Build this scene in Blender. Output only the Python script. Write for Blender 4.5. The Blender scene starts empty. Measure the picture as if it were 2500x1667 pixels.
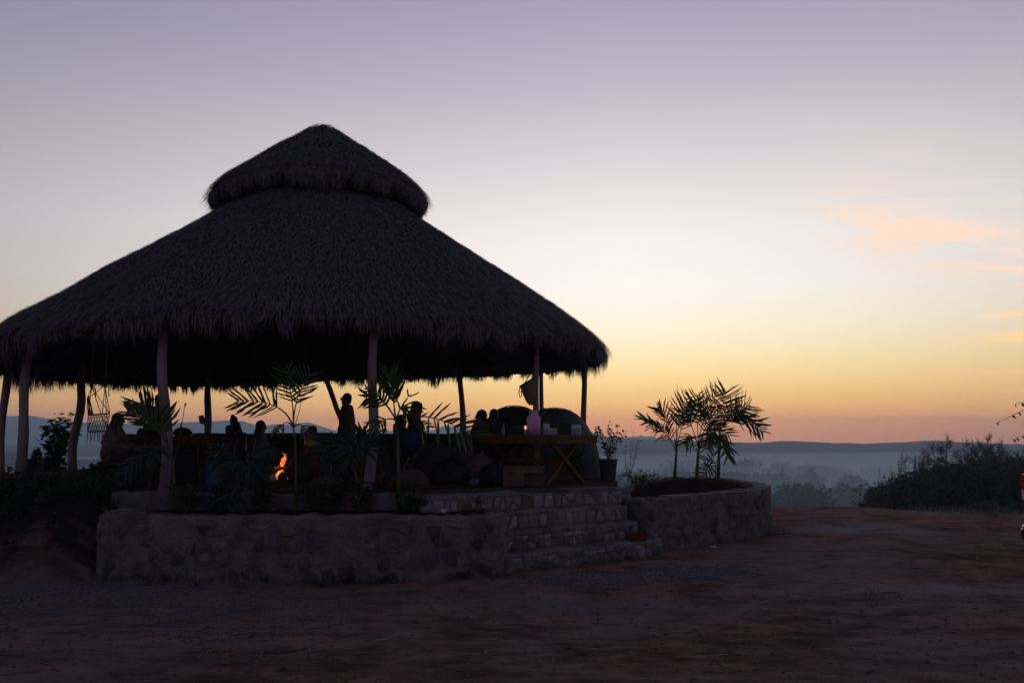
import bpy, math, random
import numpy as np
from mathutils import Vector, Matrix, Quaternion

random.seed(7)
rng = np.random.default_rng(7)
scene = bpy.context.scene
col = scene.collection
PI = math.pi

# ------------------------------------------------------------------ camera
EYE = 1.75
PITCH = math.radians(6.6)
FPX = 1944.0                       # focal length in photo pixels (28 mm on 36 mm film)
cam_data = bpy.data.cameras.new('camera')
cam = bpy.data.objects.new('camera', cam_data)
col.objects.link(cam)
cam.location = (0, 0, EYE)
cam.rotation_euler = (PI / 2 + PITCH, 0, 0)
cam_data.sensor_width = 36.0
cam_data.lens = 36.0 * FPX / 2500.0
cam_data.clip_start = 0.05
cam_data.clip_end = 20000
scene.camera = cam

# ------------------------------------------------------------------ world: twilight sky
SUN_AZ = math.radians(8.0)        # the glow, to the right of straight ahead (+Y)
SUN_EL = math.radians(1.0)
world = bpy.data.worlds.new('World')
scene.world = world
world.use_nodes = True
wn = world.node_tree
for n in list(wn.nodes):
    wn.nodes.remove(n)


def wnode(t, **kw):
    n = wn.nodes.new(t)
    for k, v in kw.items():
        setattr(n, k, v)
    return n


def wl(a, b):
    wn.links.new(a, b)


def wmath(op, a=None, b=None, c=None, clamp=False):
    n = wnode('ShaderNodeMath', operation=op, use_clamp=clamp)
    for i, v in enumerate((a, b, c)):
        if v is None:
            continue
        if isinstance(v, (int, float)):
            n.inputs[i].default_value = v
        else:
            wl(v, n.inputs[i])
    return n.outputs[0]


def lin(c):
    return tuple(((v / 255) / 12.92 if v / 255 <= 0.04045 else ((v / 255 + 0.055) / 1.055) ** 2.4) for v in c)


def wramp(fac, stops):
    n = wnode('ShaderNodeValToRGB')
    r = n.color_ramp
    r.interpolation = 'EASE' if False else 'LINEAR'
    r.elements[0].position = stops[0][0]
    r.elements[0].color = (*stops[0][1], 1)
    r.elements[1].position = stops[-1][0]
    r.elements[1].color = (*stops[-1][1], 1)
    for p, c in stops[1:-1]:
        e = r.elements.new(p)
        e.color = (*c, 1)
    wl(fac, n.inputs[0])
    return n.outputs[0]


def wmix(fac, a, b, mode='MIX'):
    n = wnode('ShaderNodeMix', data_type='RGBA', blend_type=mode)
    if isinstance(fac, (int, float)):
        n.inputs[0].default_value = fac
    else:
        wl(fac, n.inputs[0])
    for i, v in ((6, a), (7, b)):
        if isinstance(v, tuple):
            n.inputs[i].default_value = (*v, 1)
        else:
            wl(v, n.inputs[i])
    return n.outputs[2]


tc = wnode('ShaderNodeTexCoord')
sep = wnode('ShaderNodeSeparateXYZ')
wl(tc.outputs['Generated'], sep.inputs[0])
dx, dy, dz = sep.outputs
el = wmath('ARCSINE', dz)                                # elevation, radians
el01 = wmath('MULTIPLY', wmath('MAXIMUM', el, 0.0), 1 / (PI / 2), clamp=True)
# a square-root scale gives the low sky room in the ramp
elr = wmath('SQRT', el01)


def E(deg):
    return math.sqrt(max(deg, 0) / 90)


# azimuth away from the sun, 0..1 over 0..180 degrees
sunh = (math.sin(SUN_AZ), math.cos(SUN_AZ))
hl = wmath('MAXIMUM', wmath('SQRT', wmath('ADD', wmath('MULTIPLY', dx, dx), wmath('MULTIPLY', dy, dy))), 1e-4)
cosaz = wmath('DIVIDE', wmath('ADD', wmath('MULTIPLY', dx, sunh[0]), wmath('MULTIPLY', dy, sunh[1])), hl)
az = wmath('DIVIDE', wmath('ARCCOSINE', wmath('MINIMUM', wmath('MAXIMUM', cosaz, -1.0), 1.0)), PI)
azn = wnode('ShaderNodeMapRange', interpolation_type='SMOOTHERSTEP')
wl(az, azn.inputs[0])
azn.inputs[1].default_value = -0.08
azn.inputs[2].default_value = 0.50
# near the zenith azimuth means nothing: fade to one colour there through the ramps themselves
sun_ramp = wramp(elr, [
    (E(0.0), (1.9, 0.60, 0.12)),
    (E(0.8), (2.2, 0.78, 0.12)),
    (E(1.1), (2.35, 0.88, 0.12)),
    (E(1.35), (2.0, 0.86, 0.14)),
    (E(1.7), (1.72, 0.84, 0.17)),
    (E(2.8), (1.46, 0.88, 0.26)),
    (E(4.8), (1.34, 1.02, 0.49)),
    (E(7.2), (1.25, 1.09, 0.80)),
    (E(10.2), (1.16, 1.07, 0.98)),
    (E(14.0), (1.05, 0.985, 0.93)),
    (E(18.5), (0.82, 0.765, 0.77)),
    (E(24.5), lin((197, 189, 203))),
    (E(31.0), lin((167, 159, 184))),
    (E(45.0), lin((118, 116, 148))),
    (E(90.0), lin((72, 76, 106)))])
far_ramp = wramp(elr, [
    (E(0.0), (0.34, 0.14, 0.12)),
    (E(1.7), (0.48, 0.22, 0.13)),
    (E(4.0), lin((160, 120, 104))),
    (E(7.0), lin((128, 112, 118))),
    (E(12.5), lin((122, 116, 134))),
    (E(24.5), lin((106, 108, 134))),
    (E(45.0), lin((84, 88, 118))),
    (E(90.0), lin((66, 70, 100)))])
base_sky = wmix(azn.outputs[0], sun_ramp, far_ramp)
# under the horizon there is only dark land
below = wnode('ShaderNodeMapRange', interpolation_type='SMOOTHSTEP')
wl(el, below.inputs[0])
below.inputs[1].default_value = -0.06
below.inputs[2].default_value = -0.005
base_sky = wmix(below.outputs[0], (0.02, 0.02, 0.022), base_sky)

# thin cirrus, lit pink: noise on a high flat layer (direction divided by its height)
inv = wmath('DIVIDE', 1.0, wmath('MAXIMUM', wmath('ADD', dz, 0.06), 0.02))
cu = wmath('MULTIPLY', dx, inv)
cv = wmath('MULTIPLY', dy, inv)
comb = wnode('ShaderNodeCombineXYZ')
wl(cu, comb.inputs[0]); wl(cv, comb.inputs[1])
nz = wnode('ShaderNodeTexNoise')
nz.inputs['Scale'].default_value = 1.9
nz.inputs['Detail'].default_value = 7
nz.inputs['Roughness'].default_value = 0.55
nz.inputs['Distortion'].default_value = 0.9
mp = wnode('ShaderNodeMapping')
mp.inputs['Rotation'].default_value = (0, 0, math.radians(-52))
mp.inputs['Scale'].default_value = (0.6, 1.7, 1)
mp.inputs['Location'].default_value = (1.3, 0.4, 0)
wl(comb.outputs[0], mp.inputs[0]); wl(mp.outputs[0], nz.inputs['Vector'])
azs = wnode('ShaderNodeMath', operation='ARCTAN2')
wl(dx, azs.inputs[0]); wl(dy, azs.inputs[1])
azd = azs.outputs[0]                                     # signed azimuth, right positive


def bump2(a0, e0, sa, se, tilt=0.0):
    """a soft bank of cloud centred at azimuth a0 / elevation e0 (degrees)"""
    da = wmath('MULTIPLY', wmath('SUBTRACT', azd, math.radians(a0)), 1 / math.radians(sa))
    de0 = wmath('SUBTRACT', el, math.radians(e0))
    de = wmath('MULTIPLY', wmath('ADD', de0, wmath('MULTIPLY', wmath('SUBTRACT', azd, math.radians(a0)), tilt)), 1 / math.radians(se))
    q = wmath('ADD', wmath('MULTIPLY', da, da), wmath('MULTIPLY', de, de))
    return wmath('EXPONENT', wmath('MULTIPLY', q, -1.0))


nzr = wnode('ShaderNodeMapRange', interpolation_type='SMOOTHSTEP')
wl(nz.outputs[0], nzr.inputs[0])
nzr.inputs[1].default_value = 0.34
nzr.inputs[2].default_value = 0.60
bank = wmath('ADD', wmath('MULTIPLY', bump2(29.5, 11.6, 6.5, 1.9, 0.40), 1.5), wmath('MULTIPLY', bump2(30.0, 16.0, 9.0, 3.5, 0.4), 0.22))
c_hi = wmath('MULTIPLY', wmath('MULTIPLY', nzr.outputs[0], bank), 1.0, clamp=True)
# low bars of yellow-lit cloud: noise stretched along the horizon
comb2 = wnode('ShaderNodeCombineXYZ')
wl(wmath('MULTIPLY', azd, 5.0), comb2.inputs[0]); wl(wmath('MULTIPLY', el, 75.0), comb2.inputs[1])
nz2 = wnode('ShaderNodeTexNoise')
nz2.inputs['Scale'].default_value = 1.0
nz2.inputs['Detail'].default_value = 4
wl(comb2.outputs[0], nz2.inputs['Vector'])
nz2r = wnode('ShaderNodeMapRange', interpolation_type='SMOOTHSTEP')
wl(nz2.outputs[0], nz2r.inputs[0])
nz2r.inputs[1].default_value = 0.42
nz2r.inputs[2].default_value = 0.62
bars = wmath('ADD', wmath('ADD', bump2(33.5, 5.95, 2.6, 0.36, 0.0), wmath('MULTIPLY', bump2(32.3, 7.3, 1.2, 0.18), 0.6)),
             wmath('ADD', wmath('MULTIPLY', bump2(33.0, 2.65, 2.6, 0.16), 0.5), wmath('MULTIPLY', bump2(32.5, 3.75, 1.6, 0.12), 0.35)))
c_lo = wmath('MULTIPLY', wmath('MULTIPLY', bars, wmath('ADD', wmath('MULTIPLY', nz2r.outputs[0], 0.7), 0.5)), 1.2, clamp=True)
sky1 = wmix(c_hi, base_sky, (1.10, 0.82, 0.64))
sky2 = wmix(c_lo, sky1, (1.4, 0.85, 0.33))

nish = wnode('ShaderNodeTexSky', sky_type='NISHITA', sun_disc=False)
nish.sun_elevation = SUN_EL
nish.sun_rotation = SUN_AZ
nish.ozone_density = 4.0
bg1 = wnode('ShaderNodeBackground')
bg1.inputs[1].default_value = 1.0
wl(sky2, bg1.inputs[0])
bg2 = wnode('ShaderNodeBackground')
bg2.inputs[1].default_value = 0.01
wl(nish.outputs[0], bg2.inputs[0])
addsh = wnode('ShaderNodeAddShader')
wl(bg1.outputs[0], addsh.inputs[0]); wl(bg2.outputs[0], addsh.inputs[1])
wout = wnode('ShaderNodeOutputWorld')
wl(addsh.outputs[0], wout.inputs[0])

# the sun is still under the ridge: only a faint broad glow from its side
sd = bpy.data.lights.new('sun', 'SUN')
sd.energy = 0.12
sd.angle = math.radians(25)
sd.color = (1.0, 0.72, 0.45)
sun = bpy.data.objects.new('sun', sd)
col.objects.link(sun)
sun_dir = Vector((math.sin(SUN_AZ) * math.cos(math.radians(6)), math.cos(SUN_AZ) * math.cos(math.radians(6)), math.sin(math.radians(6))))
sun.rotation_euler = sun_dir.to_track_quat('Z', 'Y').to_euler()
sun.location = sun_dir * 200

scene.view_settings.view_transform = 'Standard'
scene.view_settings.look = 'None'
scene.view_settings.gamma = 1.0
scene.view_settings.use_curve_mapping = False
scene.view_settings.exposure = 0.0
scene.render.engine = 'CYCLES'
scene.cycles.use_denoising = True
scene.cycles.max_bounces = 6
scene.cycles.diffuse_bounces = 3
scene.cycles.transmission_bounces = 6
scene.cycles.transparent_max_bounces = 8
scene.cycles.volume_bounces = 1


# ------------------------------------------------------------------ pixel -> place
CP, SP = math.cos(PITCH), math.sin(PITCH)


def ray(px, py):
    x, y = (px - 1250) / FPX, (833.5 - py) / FPX
    return Vector((x, CP - SP * y, SP + CP * y))


def P(px, py, Y):
    """the point at forward distance Y that the photo shows at (px, py)"""
    r = ray(px, py)
    return Vector((0, 0, EYE)) + r * (Y / r.y)


def PZ(px, py, z):
    r = ray(px, py)
    return Vector((0, 0, EYE)) + r * ((z - EYE) / r.z)


# ------------------------------------------------------------------ helpers
def props(o, label=None, cat=None, group=None, kind=None):
    if label:
        o['label'] = label
    if cat:
        o['category'] = cat
    if group:
        o['group'] = group
    if kind:
        o['kind'] = kind
    return o


def empty(name, loc, label=None, cat=None, group=None):
    o = bpy.data.objects.new(name, None)
    o.empty_display_size = 0.1
    o.location = loc
    col.objects.link(o)
    return props(o, label, cat, group)


def attach(o, parent):
    """parent o, whose mesh is in world coordinates, without moving it"""
    if parent is not None:
        o.parent = parent
        if parent.type == 'EMPTY':
            o.matrix_parent_inverse = Matrix.Translation(-Vector(parent.location))
    return o


class MB:
    """collects shapes, then links them as ONE mesh object"""

    def __init__(self):
        self.v, self.f = [], []

    def add(self, verts, faces):
        b = len(self.v)
        self.v.extend([tuple(p) for p in verts])
        self.f.extend([tuple(i + b for i in f) for f in faces])
        return self

    def box(self, c, s, rz=0.0, M=None):
        c = Vector(c)
        R = M if M is not None else Matrix.Rotation(rz, 3, 'Z')
        vs = []
        for z in (-1, 1):
            for x, y in ((-1, -1), (1, -1), (1, 1), (-1, 1)):
                vs.append(c + R @ Vector((x * s[0] / 2, y * s[1] / 2, z * s[2] / 2)))
        return self.add(vs, [(3, 2, 1, 0), (4, 5, 6, 7), (0, 1, 5, 4), (1, 2, 6, 5), (2, 3, 7, 6), (3, 0, 4, 7)])

    def beam(self, a, b, w, h, up=(0, 0, 1)):
        a, b = Vector(a), Vector(b)
        d = (b - a).normalized()
        s = d.cross(Vector(up))
        s = s.normalized() if s.length > 1e-5 else Vector((1, 0, 0))
        u = s.cross(d)
        vs = []
        for p in (a, b):
            for i, j in ((-1, -1), (1, -1), (1, 1), (-1, 1)):
                vs.append(p + s * (i * w / 2) + u * (j * h / 2))
        return self.add(vs, [(0, 1, 2, 3), (7, 6, 5, 4), (4, 5, 1, 0), (5, 6, 2, 1), (6, 7, 3, 2), (7, 4, 0, 3)])

    def tube(self, pts, rad, n=6, cap=True):
        pts = [Vector(p) for p in pts]
        if isinstance(rad, (int, float)):
            rad = [rad] * len(pts)
        vs, fs = [], []
        prev = None
        for i, p in enumerate(pts):
            d = (pts[min(i + 1, len(pts) - 1)] - pts[max(i - 1, 0)])
            d = d.normalized() if d.length > 1e-9 else Vector((0, 0, 1))
            if prev is None:
                a = d.orthogonal().normalized()
            else:
                a = prev - d * prev.dot(d)
                a = a.normalized() if a.length > 1e-6 else d.orthogonal().normalized()
            prev = a
            b = d.cross(a)
            for k in range(n):
                t = 2 * PI * k / n
                vs.append(p + (a * math.cos(t) + b * math.sin(t)) * rad[i])
        for i in range(len(pts) - 1):
            for k in range(n):
                fs.append((i * n + k, i * n + (k + 1) % n, (i + 1) * n + (k + 1) % n, (i + 1) * n + k))
        if cap:
            fs.append(tuple(range(n))[::-1])
            fs.append(tuple(range((len(pts) - 1) * n, len(pts) * n)))
        return self.add(vs, fs)

    def lathe(self, c, prof, n=20, M=None, ex=1.0, ey=1.0):
        c = Vector(c)
        vs, fs = [], []
        for r, z in prof:
            for k in range(n):
                t = 2 * PI * k / n
                p = Vector((r * ex * math.cos(t), r * ey * math.sin(t), z))
                vs.append(c + (M @ p if M is not None else p))
        for i in range(len(prof) - 1):
            for k in range(n):
                fs.append((i * n + k, i * n + (k + 1) % n, (i + 1) * n + (k + 1) % n, (i + 1) * n + k))
        fs.append(tuple(range(n))[::-1])
        fs.append(tuple(range((len(prof) - 1) * n, len(prof) * n)))
        return self.add(vs, fs)

    def ball(self, c, r, n=10, m=7, M=None, jit=0.0):
        c = Vector(c)
        r = Vector((r, r, r)) if isinstance(r, (int, float)) else Vector(r)
        vs, fs = [], []
        for i in range(m + 1):
            ph = PI * (i / m) * 0.996 + 0.002 * PI
            for k in range(n):
                t = 2 * PI * k / n
                q = 1 + (random.uniform(-jit, jit) if jit else 0)
                p = Vector((math.sin(ph) * math.cos(t) * r.x, math.sin(ph) * math.sin(t) * r.y, -math.cos(ph) * r.z)) * q
                vs.append(c + (M @ p if M is not None else p))
        for i in range(m):
            for k in range(n):
                fs.append((i * n + k, i * n + (k + 1) % n, (i + 1) * n + (k + 1) % n, (i + 1) * n + k))
        fs.append(tuple(range(n))[::-1])
        fs.append(tuple(range(m * n, (m + 1) * n)))
        return self.add(vs, fs)

    def capsule(self, a, b, r1, r2, n=10):
        a, b = Vector(a), Vector(b)
        d = b - a
        L = d.length
        d = d / L if L > 1e-6 else Vector((0, 0, 1))
        pts, rad = [], []
        for t in (-1.0, -0.9, -0.6, 0):
            pts.append(a + d * (t * r1)); rad.append(max(r1 * math.sqrt(max(1 - t * t, 0)), 0.0006))
        for t in (0, 0.6, 0.9, 1.0):
            pts.append(b + d * (t * r2)); rad.append(max(r2 * math.sqrt(max(1 - t * t, 0)), 0.0006))
        return self.tube(pts, rad, n)

    def mesh(self, name):
        me = bpy.data.meshes.new(name)
        me.from_pydata(self.v, [], self.f)
        return me

    def build(self, name, mat, parent=None, smooth=False):
        me = self.mesh(name)
        if mat is not None:
            me.materials.append(mat)
        if smooth:
            me.shade_smooth()
        o = bpy.data.objects.new(name, me)
        col.objects.link(o)
        return attach(o, parent)


def from_numpy(name, V, F, mat, parent=None):
    """V (n,3) float, F (m,k) int: fast mesh"""
    me = bpy.data.meshes.new(name)
    k = F.shape[1]
    me.vertices.add(len(V)); me.loops.add(F.size); me.polygons.add(len(F))
    me.vertices.foreach_set('co', np.ascontiguousarray(V, dtype=np.float32).ravel())
    me.loops.foreach_set('vertex_index', np.ascontiguousarray(F, dtype=np.int32).ravel())
    me.polygons.foreach_set('loop_start', np.arange(0, F.size, k, dtype=np.int32))
    me.update(calc_edges=True)
    me.validate()
    if mat is not None:
        me.materials.append(mat)
    o = bpy.data.objects.new(name, me)
    col.objects.link(o)
    return attach(o, parent)


def vnoise(x, y, seed=0):
    """smooth value noise on numpy arrays, about -1..1"""
    x = np.asarray(x, float); y = np.asarray(y, float)
    xi, yi = np.floor(x).astype(np.int64), np.floor(y).astype(np.int64)
    fx, fy = x - xi, y - yi
    fx = fx * fx * (3 - 2 * fx); fy = fy * fy * (3 - 2 * fy)

    def h(a, b):
        n = (a * 374761393 + b * 668265263 + seed * 1442695041) & 0x7fffffff
        n = ((n ^ (n >> 13)) * 1274126177) & 0x7fffffff
        return ((n ^ (n >> 16)) & 0xffff) / 32767.5 - 1
    return (h(xi, yi) * (1 - fx) + h(xi + 1, yi) * fx) * (1 - fy) + (h(xi, yi + 1) * (1 - fx) + h(xi + 1, yi + 1) * fx) * fy


def fbm(x, y, seed=0, oct=4):
    s, a, t = 0, 1.0, 0
    for o in range(oct):
        s = s + a * vnoise(x * 2 ** o, y * 2 ** o, seed + o * 17)
        t += a
        a *= 0.5
    return s / t


def smooth01(t):
    t = np.clip(t, 0, 1)
    return t * t * (3 - 2 * t)


# ------------------------------------------------------------------ materials
MATS = {}


def mat(name, c1, c2=None, rough=0.9, scale=6.0, detail=6, stretch=(1, 1, 1), bump=0.0, bscale=None, spec=0.25,
        lo=0.35, hi=0.65, trans=0.0, c3=None, metal=0.0, coords='Object'):
    """procedural material: two (three) tones through noise, optional relief and leaf translucency"""
    m = bpy.data.materials.new(name)
    m.use_nodes = True
    nt = m.node_tree
    N, L = nt.nodes, nt.links
    bs = N['Principled BSDF']
    bs.inputs['Roughness'].default_value = rough
    bs.inputs['Specular IOR Level'].default_value = spec
    bs.inputs['Metallic'].default_value = metal
    t = N.new('ShaderNodeTexCoord')
    mpn = N.new('ShaderNodeMapping')
    mpn.inputs['Scale'].default_value = stretch
    L.new(t.outputs[coords], mpn.inputs[0])
    nn = N.new('ShaderNodeTexNoise')
    nn.inputs['Scale'].default_value = scale
    nn.inputs['Detail'].default_value = detail
    L.new(mpn.outputs[0], nn.inputs['Vector'])
    r = N.new('ShaderNodeValToRGB')
    r.color_ramp.elements[0].position = lo
    r.color_ramp.elements[1].position = hi
    c2 = c2 or tuple(v * 0.6 for v in c1)
    r.color_ramp.elements[0].color = (*c2, 1)
    r.color_ramp.elements[1].color = (*c1, 1)
    L.new(nn.outputs[0], r.inputs[0])
    colr = r.outputs[0]
    if c3:
        n3 = N.new('ShaderNodeTexNoise')
        n3.inputs['Scale'].default_value = scale * 0.23
        n3.inputs['Detail'].default_value = 3
        L.new(mpn.outputs[0], n3.inputs['Vector'])
        mr = N.new('ShaderNodeMapRange')
        mr.inputs[1].default_value = 0.45
        mr.inputs[2].default_value = 0.62
        L.new(n3.outputs[0], mr.inputs[0])
        mx = N.new('ShaderNodeMix'); mx.data_type = 'RGBA'
        L.new(mr.outputs[0], mx.inputs[0])
        L.new(colr, mx.inputs[6])
        mx.inputs[7].default_value = (*c3, 1)
        colr = mx.outputs[2]
    L.new(colr, bs.inputs['Base Color'])
    if bump:
        b = N.new('ShaderNodeBump')
        b.inputs['Strength'].default_value = 1.0
        b.inputs['Distance'].default_value = bump
        nb = N.new('ShaderNodeTexNoise')
        nb.inputs['Scale'].default_value = bscale or scale * 3
        nb.inputs['Detail'].default_value = 6
        L.new(mpn.outputs[0], nb.inputs['Vector'])
        L.new(nb.outputs[0], b.inputs['Height'])
        L.new(b.outputs[0], bs.inputs['Normal'])
    if trans:
        tr = N.new('ShaderNodeBsdfTranslucent')
        L.new(colr, tr.inputs[0])
        ms = N.new('ShaderNodeMixShader')
        ms.inputs[0].default_value = trans
        L.new(bs.outputs[0], ms.inputs[1]); L.new(tr.outputs[0], ms.inputs[2])
        L.new(ms.outputs[0], N['Material Output'].inputs[0])
    MATS[name] = m
    return m


def glow(name, c1, c2, strength, axis_lo, axis_hi):
    """light-giving material, colour by height"""
    m = bpy.data.materials.new(name)
    m.use_nodes = True
    N, L = m.node_tree.nodes, m.node_tree.links
    N.remove(N['Principled BSDF'])
    g = N.new('ShaderNodeNewGeometry')
    s = N.new('ShaderNodeSeparateXYZ')
    L.new(g.outputs['Position'], s.inputs[0])
    nn = N.new('ShaderNodeTexNoise')
    nn.inputs['Scale'].default_value = 14
    L.new(g.outputs['Position'], nn.inputs['Vector'])
    mr = N.new('ShaderNodeMapRange')
    mr.inputs[1].default_value = axis_lo; mr.inputs[2].default_value = axis_hi
    L.new(s.outputs[2], mr.inputs[0])
    ad = N.new('ShaderNodeMath'); ad.operation = 'MULTIPLY_ADD'
    L.new(nn.outputs[0], ad.inputs[0]); ad.inputs[1].default_value = 1.3; 
    sb = N.new('ShaderNodeMath'); sb.operation = 'SUBTRACT'
    L.new(mr.outputs[0], sb.inputs[0]); sb.inputs[1].default_value = 0.65
    L.new(sb.outputs[0], ad.inputs[2])
    r = N.new('ShaderNodeValToRGB')
    r.color_ramp.elements[0].color = (*c1, 1); r.color_ramp.elements[1].color = (*c2, 1)
    L.new(ad.outputs[0], r.inputs[0])
    e = N.new('ShaderNodeEmission')
    e.inputs[1].default_value = strength
    L.new(r.outputs[0], e.inputs[0])
    L.new(e.outputs[0], N['Material Output'].inputs[0])
    MATS[name] = m
    return m


def sheer(name, c, trans=0.5, clear=0.25, rough=0.3):
    """milky plastic or glass: lets light through, scattered"""
    m = bpy.data.materials.new(name)
    m.use_nodes = True
    N, L = m.node_tree.nodes, m.node_tree.links
    bs = N['Principled BSDF']
    bs.inputs['Base Color'].default_value = (*c, 1)
    bs.inputs['Roughness'].default_value = rough
    tr = N.new('ShaderNodeBsdfTranslucent'); tr.inputs[0].default_value = (*c, 1)
    tp = N.new('ShaderNodeBsdfTransparent'); tp.inputs[0].default_value = (*[min(1, v * 1.25) for v in c], 1)
    a = N.new('ShaderNodeMixShader'); a.inputs[0].default_value = trans
    b = N.new('ShaderNodeMixShader'); b.inputs[0].default_value = clear
    L.new(bs.outputs[0], a.inputs[1]); L.new(tr.outputs[0], a.inputs[2])
    L.new(a.outputs[0], b.inputs[1]); L.new(tp.outputs[0], b.inputs[2])
    L.new(b.outputs[0], N['Material Output'].inputs[0])
    MATS[name] = m
    return m


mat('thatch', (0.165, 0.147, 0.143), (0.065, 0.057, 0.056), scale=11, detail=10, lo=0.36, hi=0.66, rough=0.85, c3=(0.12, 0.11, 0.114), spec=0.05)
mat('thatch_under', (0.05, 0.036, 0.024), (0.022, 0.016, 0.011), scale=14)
mat('pole_wood', (0.29, 0.258, 0.245), (0.15, 0.128, 0.12), scale=7, stretch=(1, 1, 0.15), bump=0.012, bscale=26)
mat('dark_wood', (0.06, 0.038, 0.024), (0.033, 0.02, 0.013), scale=8, stretch=(1, 1, 0.3), bump=0.006)
mat('table_wood', (0.15, 0.072, 0.032), (0.08, 0.038, 0.018), scale=5, stretch=(0.35, 4, 4), bump=0.003, rough=0.6)
mat('dirt', (0.16, 0.088, 0.066), (0.085, 0.045, 0.034), scale=1.1, detail=9, bump=0.05, bscale=7, c3=(0.15, 0.11, 0.1))
mat('platform_dirt', (0.095, 0.064, 0.048), (0.055, 0.037, 0.028), spec=0.0, scale=2.2, detail=8, bump=0.02, bscale=12)
mat('bed_soil', (0.034, 0.021, 0.016), (0.018, 0.011, 0.009), scale=5, spec=0.0, detail=8, bump=0.05, bscale=14)
mat('mortar', (0.18, 0.163, 0.15), (0.092, 0.083, 0.077), scale=3.5, detail=8, bump=0.05, bscale=13, spec=0.05)
for i, c in enumerate([(0.17, 0.156, 0.152), (0.125, 0.121, 0.13), (0.19, 0.163, 0.145), (0.15, 0.146, 0.156), (0.085, 0.08, 0.085), (0.19, 0.177, 0.18)]):
    mat('stone_%d' % i, c, tuple(v * 0.55 for v in c), scale=7, detail=8, bump=0.03, bscale=16, spec=0.08)
for i, c in enumerate([(0.33, 0.305, 0.34), (0.28, 0.26, 0.295), (0.27, 0.24, 0.235), (0.21, 0.195, 0.21)]):
    mat('pale_stone_%d' % i, c, tuple(v * 0.6 for v in c), scale=8, detail=8, bump=0.012, bscale=18)
mat('white_stone', (0.55, 0.52, 0.5), (0.4, 0.38, 0.37), scale=4, bump=0.01)
mat('boulder', (0.085, 0.058, 0.045), (0.05, 0.035, 0.028), scale=4, bump=0.02)
mat('brick_red', (0.085, 0.022, 0.018), (0.05, 0.014, 0.012), scale=9, bump=0.006)
mat('gravel', (0.17, 0.16, 0.168), (0.06, 0.056, 0.06), scale=30)
mat('hill', (0.045, 0.05, 0.04), (0.025, 0.03, 0.025), scale=0.03, detail=8)
mat('valley', (0.075, 0.075, 0.055), (0.04, 0.045, 0.033), scale=0.02, detail=8)
mat('wood_mass', (0.045, 0.055, 0.038), (0.025, 0.03, 0.022), scale=0.2)
mat('twig', (0.05, 0.042, 0.036), (0.03, 0.025, 0.022), scale=3)
mat('scrub', (0.04, 0.042, 0.03), (0.022, 0.024, 0.018), scale=1.5)
mat('palm_leaf', (0.085, 0.13, 0.042), (0.042, 0.075, 0.024), scale=4, trans=0.42, rough=0.45, spec=0.4)
mat('palm_leaf_blue', (0.028, 0.05, 0.034), (0.016, 0.028, 0.02), scale=4, trans=0.25, rough=0.5, spec=0.4)
mat('palm_stem', (0.12, 0.13, 0.055), (0.06, 0.07, 0.03), scale=6, stretch=(1, 1, 0.3), trans=0.0, bump=0.004)
mat('leaf', (0.06, 0.10, 0.028), (0.028, 0.05, 0.016), scale=3, trans=0.38, rough=0.5)
mat('leaf_dark', (0.032, 0.05, 0.02), (0.018, 0.028, 0.012), scale=3, trans=0.2)
mat('stalk', (0.09, 0.075, 0.045), (0.05, 0.04, 0.026), scale=5)
mat('flower_red', (0.6, 0.03, 0.07), (0.4, 0.02, 0.05), scale=8, trans=0.4)
mat('flower_orange', (0.4, 0.05, 0.03), (0.28, 0.03, 0.02), scale=8, trans=0.3)
mat('rope', (0.17, 0.13, 0.09), (0.1, 0.075, 0.05), scale=20)
mat('macrame', (0.2, 0.18, 0.16), (0.12, 0.11, 0.1), scale=20)
mat('skin', (0.19, 0.10, 0.07), (0.15, 0.078, 0.052), scale=6, rough=0.55)
mat('hair_black', (0.012, 0.010, 0.009), (0.007, 0.006, 0.005), scale=20, stretch=(1, 1, 0.2), rough=0.5)
mat('hair_brown', (0.03, 0.02, 0.014), (0.016, 0.011, 0.008), scale=20, stretch=(1, 1, 0.2), rough=0.5)
mat('cloth_beige', (0.11, 0.09, 0.068), (0.065, 0.053, 0.04), scale=10, bump=0.01, bscale=9)
mat('cloth_black', (0.016, 0.015, 0.017), (0.01, 0.009, 0.01), scale=9)
mat('cloth_charcoal', (0.035, 0.033, 0.036), (0.02, 0.02, 0.022), scale=9)
mat('cloth_navy', (0.02, 0.028, 0.06), (0.012, 0.017, 0.04), scale=9)
mat('cloth_denim', (0.04, 0.06, 0.1), (0.025, 0.038, 0.065), scale=9)
mat('cloth_maroon', (0.09, 0.045, 0.04), (0.05, 0.027, 0.025), scale=9)
mat('cloth_red', (0.13, 0.03, 0.022), (0.09, 0.02, 0.016), scale=9)
mat('cloth_khaki', (0.11, 0.09, 0.06), (0.07, 0.056, 0.04), scale=9)
mat('cloth_olive', (0.05, 0.05, 0.034), (0.03, 0.03, 0.022), scale=9)
mat('shoe', (0.03, 0.024, 0.02), scale=9)
mat('chair_blue', (0.018, 0.035, 0.13), (0.012, 0.024, 0.085), scale=6, rough=0.6)
mat('chair_teal', (0.045, 0.075, 0.085), (0.03, 0.05, 0.058), scale=6, rough=0.6)
mat('metal_grey', (0.35, 0.35, 0.36), (0.25, 0.25, 0.26), scale=12, rough=0.35, metal=0.9)
mat('metal_dark', (0.03, 0.03, 0.032), scale=9, rough=0.5)
mat('adobe', (0.035, 0.021, 0.013), (0.02, 0.012, 0.008), scale=4, bump=0.015)
mat('tent_grey', (0.075, 0.082, 0.08), (0.058, 0.064, 0.063), scale=3, trans=0.3, rough=0.6)
mat('tent_dark', (0.035, 0.04, 0.042), (0.027, 0.03, 0.032), scale=3, trans=0.15, rough=0.6)
mat('tent_trim', (0.17, 0.18, 0.18), scale=5, rough=0.6)
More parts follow.
